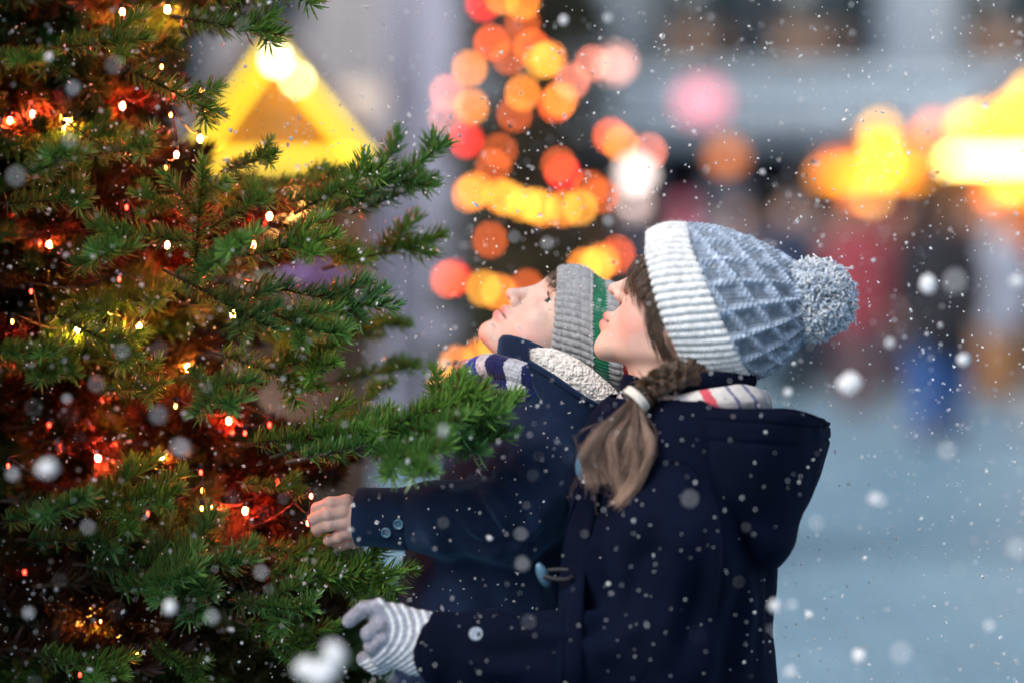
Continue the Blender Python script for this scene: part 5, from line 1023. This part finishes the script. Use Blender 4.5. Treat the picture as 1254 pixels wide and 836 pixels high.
# ---- people across the square
PV = {}
def far_person_meshes(walk, bag):
    v = Vol((-.4, -.35, -.02), (.4, .35, 1.8), .016); a = .16 * walk
    v.ell((0, -.02, 1.60), (.078, .095, .115)).cone((0, 0, 1.42), (0, 0, 1.52), .055, .05, .02).cone((0, 0, .95), (0, 0, 1.36), .12, .13, .03)
    for s in (-1, 1): v.cone((s * .27, -.04 - a * s, .86), (s * .28, -.06 - a * s, .76), .038, .03, .01).cone((s * .08, 0, .9), (s * .085, a * s, .12), .055, .04, .02)
    body = v.mesh(); v = Vol((-.45, -.45, .5), (.45, .45, 1.6), .016); v.cone((0, 0, 1.30), (0, 0, .78), .20, .245, .04, sy=.78)
    for s in (-1, 1): v.chain([(s * .19, 0, 1.36), (s * .265, .02, 1.12), (s * .27, -.03 - a * s, .88)], (.09, .075, .06), .03)
    v.cone((0, 0, 1.44), (0, 0, 1.5), .075, .07, .02); coat = v.mesh(); v = Vol((-.3, -.4, .02), (.3, .4, 1.0), .016)
    for s in (-1, 1): v.chain([(s * .085, 0, .92), (s * .09, -.02 + a * s * .4, .5), (s * .09, a * s, .09)], (.125, .105, .08), .02)
    tr_ = v.mesh(); v = Vol((-.3, -.5, -.01), (.3, .4, .2), .014)
    for s in (-1,): v.chain([(s * .09, a * s + .04, .05), (s * .095, a * s - .14, .04)], (.05, .042), .01).cone((s * .09, a * s + .02, .05), (s * .09, a * s + .02, .13), .05, .055, .02)
    v.rbox((0, 0, -.04), (1, 1, .08), .001, 0, 'sub'); sh_ = v.mesh(); v = Vol((-.3, -.5, -.01), (.3, .4, .2), .014)
    for s in (1,): v.chain([(s * .09, a * s + .04, .05), (s * .095, a * s - .14, .04)], (.05, .042), .01).cone((s * .09, a * s + .02, .05), (s * .09, a * s + .02, .13), .05, .055, .02)
    v.rbox((0, 0, -.04), (1, 1, .08), .001, 0, 'sub'); sh2 = v.mesh(); v = Vol((-.2, -.2, 1.4), (.2, .25, 1.8), .012); v.ell((0, .012, 1.635), (.092, .108, .105)).rbox((0, -.09, 1.57), (.3, .13, .17), .02, .02, 'sub'); hr = v.mesh()
    return {k: (smooth_mesh(V, F), F) for k, (V, F) in dict(body=body, coat=coat, trousers=tr_, shoes=sh_, shoe=sh2, hat=hr).items()}
PMESH = [far_person_meshes(.0, 0), far_person_meshes(1.0, 0), far_person_meshes(-.6, 0)]
PM = {}
def pcol(c):
    if c not in PM: PM[c] = mat_noise('cloth %d' % len(PM), tuple(np.array(c) * .8), tuple(np.array(c) * 1.15), 20, .9, .001, 200)
    return PM[c]
def far_person(px, Y, h, rz, var, coat, trousers, hat, label, shoes=(.16, .07, .03)):
    p = at(px, 316, Y); t = empty('person', (p[0], Y, 0), R(rz), label=label, cat='person', group='passers-by across the square'); t.scale = (h / 1.74,) * 3
    for k, mm in (('body', None), ('coat', coat), ('trousers', trousers), ('shoes', shoes), ('shoe', shoes), ('hat', hat)):
        V, F = PMESH[var][k]
        if k == 'body': link(k, mesh('far_body', V, F, cols=np.tile((.62, .40, .32), (len(V), 1))), M_SKIN, t, local=True)
        elif mm is not None: link('hair' if k == 'hat' and max(mm) < .1 else 'shoe' if k == 'shoes' else k, mesh('far_' + k, V, F), pcol(mm), t, local=True)
far_person(1150, 12.6, 1.64, 165, 1, (.012, .012, .018), (.025, .085, .26), (.05, .03, .02), 'blurred person in black coat and bright blue jeans walking away')
far_person(966, 17.0, 1.70, 20, 0, (.020, .035, .075), (.02, .045, .065), (.06, .035, .02), 'blurred person in navy coat beyond the pompom of the bobble hat', (.02, .02, .02))
far_person(1050, 16.0, 1.66, -30, 2, (.24, .035, .05), (.10, .06, .07), (.05, .03, .02), 'blurred person in red coat left of the black coated walker')
far_person(1092, 18.5, 1.72, 60, 1, (.20, .07, .05), (.05, .035, .05), (.22, .03, .06), 'blurred person in rust coat and red hat beside the red coat')
far_person(1004, 19.0, 1.74, 200, 0, (.28, .20, .18), (.03, .03, .05), (.04, .03, .03), 'blurred person in beige coat right of the navy coated one')
far_person(1222, 17.0, 1.60, 10, 0, (.34, .36, .44), (.42, .20, .09), (.30, .27, .27), 'blurred person in pale grey jacket and tan trousers before the brightest stall')
far_person(905, 21.0, 1.72, 0, 2, (.16, .13, .15), (.03, .03, .05), (.20, .15, .14), 'blurred person in taupe coat above the blue hat')
far_person(842, 20.0, 1.74, 90, 1, (.36, .06, .16), (.05, .06, .10), (.46, .10, .20), 'blurred person in magenta coat and hat behind the white hat cuff')
far_person(1190, 19.5, 1.75, 40, 2, (.05, .03, .03), (.02, .02, .03), (.05, .03, .02), 'blurred person in dark brown coat between the two lit stalls')
far_person(872, 19.0, 1.50, 140, 0, (.22, .24, .34), (.03, .04, .08), (.44, .40, .42), 'blurred shorter person in grey blue coat and pale hat behind the blue hat')
# ------------------------------------------------------------------ falling snow
m_, nt_, b_ = newmat('snow'); setp(b_, Base_Color=(.92, .94, .97, 1), Roughness=.7, Specular_IOR_Level=.2)
t_ = nt_.nodes.new('ShaderNodeBsdfTranslucent'); t_.inputs['Color'].default_value = (.92, .94, .97, 1); mx_ = nt_.nodes.new('ShaderNodeMixShader'); mx_.inputs[0].default_value = .5
nt_.links.new(b_.outputs[0], mx_.inputs[1]); nt_.links.new(t_.outputs[0], mx_.inputs[2]); nt_.links.new(mx_.outputs[0], nt_.nodes['Material Output'].inputs['Surface']); M_SNOW = m_
rs = np.random.RandomState(41)
IV, IF = ball((0, 0, 0), 1.0, 6, 4); IV0, IF0 = IV, IF; IVB, IFB = ball((0, 0, 0), 1.0, 12, 8); IF = [np.asarray(f) for f in IF]
def flakes(C, S, big=False):
    """irregular clumps: every flake is a small lumpy ball stretched at random"""
    IV, IF = (IVB, [np.asarray(f) for f in IFB]) if big else (IV0, [np.asarray(f) for f in IF0]); n = len(C); A = rs.normal(size=(n, 3, 3)); Q = np.stack([np.linalg.qr(a)[0] for a in A]); st = np.exp(rs.normal(0, .15 if big else .32, (n, 1, 3))); V = IV[None] * np.clip(1 + (.10 if big else .28) * rs.normal(size=(n, len(IV), 1)), .55, 1.6) * st
    V = np.einsum('nij,njk->nik', V, Q) * (S / 2)[:, None, None] + C[:, None]; off = (np.arange(n) * len(IV))[:, None, None]
    return V.reshape(-1, 3), [(f[None] + off).reshape(-1, f.shape[1]) for f in IF]
def in_view(n, d0, d1, pad=1.12):
    d = (d0 ** 3 + (d1 ** 3 - d0 ** 3) * rs.rand(n)) ** (1 / 3); px = 627 + (rs.rand(n) - .5) * 1254 * pad; py = 418 + (rs.rand(n) - .5) * 836 * pad
    return np.array([at(x, y, CAM_Y + q) for x, y, q in zip(px, py, d)])
C1 = in_view(5200, 2.62, 3.12); S1 = .0013 + .0020 * rs.rand(5200) ** 2.4
k = rs.rand(5200) < .05; S1[k] *= 1.9
C2 = in_view(150, 2.1, 2.66); S2 = .0012 + .0022 * rs.rand(150) ** 1.5
C3 = in_view(1500, 3.1, 5.0); S3 = .002 + .003 * rs.rand(1500) ** 1.5
big = [(1040, 470, 2.52, .022), (58, 573, 2.42, .017), (1136, 348, 2.62, .016), (222, 548, 2.30, .0095), (194, 508, 2.3, .0088), (20, 216, 2.25, .010), (1160, 552, 2.28, .0085), (1246, 672, 2.22, .011), (1104, 800, 2.18, .0115), (950, 742, 2.55, .013), (968, 822, 2.5, .011), (1052, 803, 2.62, .012), (1078, 613, 2.4, .006), (208, 743, 2.58, .014), (260, 755, 2.4, .010), (395, 822, 2.28, .022), (374, 818, 2.3, .020), (150, 430, 2.4, .006), (118, 470, 2.35, .007), (82, 488, 2.6, .008), (16, 580, 2.45, .010), (108, 645, 2.4, .007), (35, 750, 2.5, .008), (845, 610, 2.3, .007), (640, 690, 2.4, .007), (940, 300, 2.5, .006), (1170, 345, 2.12, .009), (545, 445, 2.55, .010), (543, 527, 2.5, .009), (970, 740, 2.5, .008), (1180, 440, 2.65, .012), (1070, 610, 2.5, .010), (1212, 766, 2.5, .007), (965, 480, 2.7, .011), (745, 22, 2.6, .011), (690, 25, 2.65, .010), (745, 270, 2.55, .009), (670, 298, 2.5, .007), (630, 290, 2.5, .006), (320, 700, 2.4, .007), (140, 80, 2.3, .008), (90, 108, 2.45, .009), (85, 172, 2.4, .007), (60, 70, 2.7, .010), (1000, 640, 2.35, .007), (1090, 420, 2.6, .009), (1245, 345, 2.5, .014), (780, 420, 2.3, .005), (410, 800, 2.25, .018)]
C4 = np.array([at(x, y, CAM_Y + d) for x, y, d, s in big]); S4 = np.array([s for x, y, d, s in big])
# the large near clumps melt into discs: bring them closer to the lens, at the same size in the picture
C4 = np.array([at(x, y, CAM_Y + d * .95) for x, y, d, s in big]); S4 = S4 * .95 * np.where((C4[:, 0] < .30) & (S4 < .012), .8, 1.0)
# flakes that have just settled on the wool
C5 = []
for bvx in (bv_b, bv_g):
    for i in range(230):
        x, y = 470 + 520 * rs.rand(), 470 + 366 * rs.rand(); o = Vector((0, CAM_Y, CAM_Z)); d_ = (Vector(tuple(at(x, y, 0))) - o).normalized(); h_ = bvx.ray_cast(o, d_)
        if h_[0] is not None and h_[1].z > -.15: C5.append(np.array(h_[0] + h_[1] * .0006))
C5 = np.array(C5); S5 = .0010 + .0014 * rs.rand(len(C5)) ** 2
V, F = join([flakes(C5, S5), flakes(np.concatenate([C1, C2, C3]), np.concatenate([S1, S2, S3])), flakes(C4, S4, True)])
link('falling_snow', mesh('falling_snow', V, F), M_SNOW, kind='stuff')
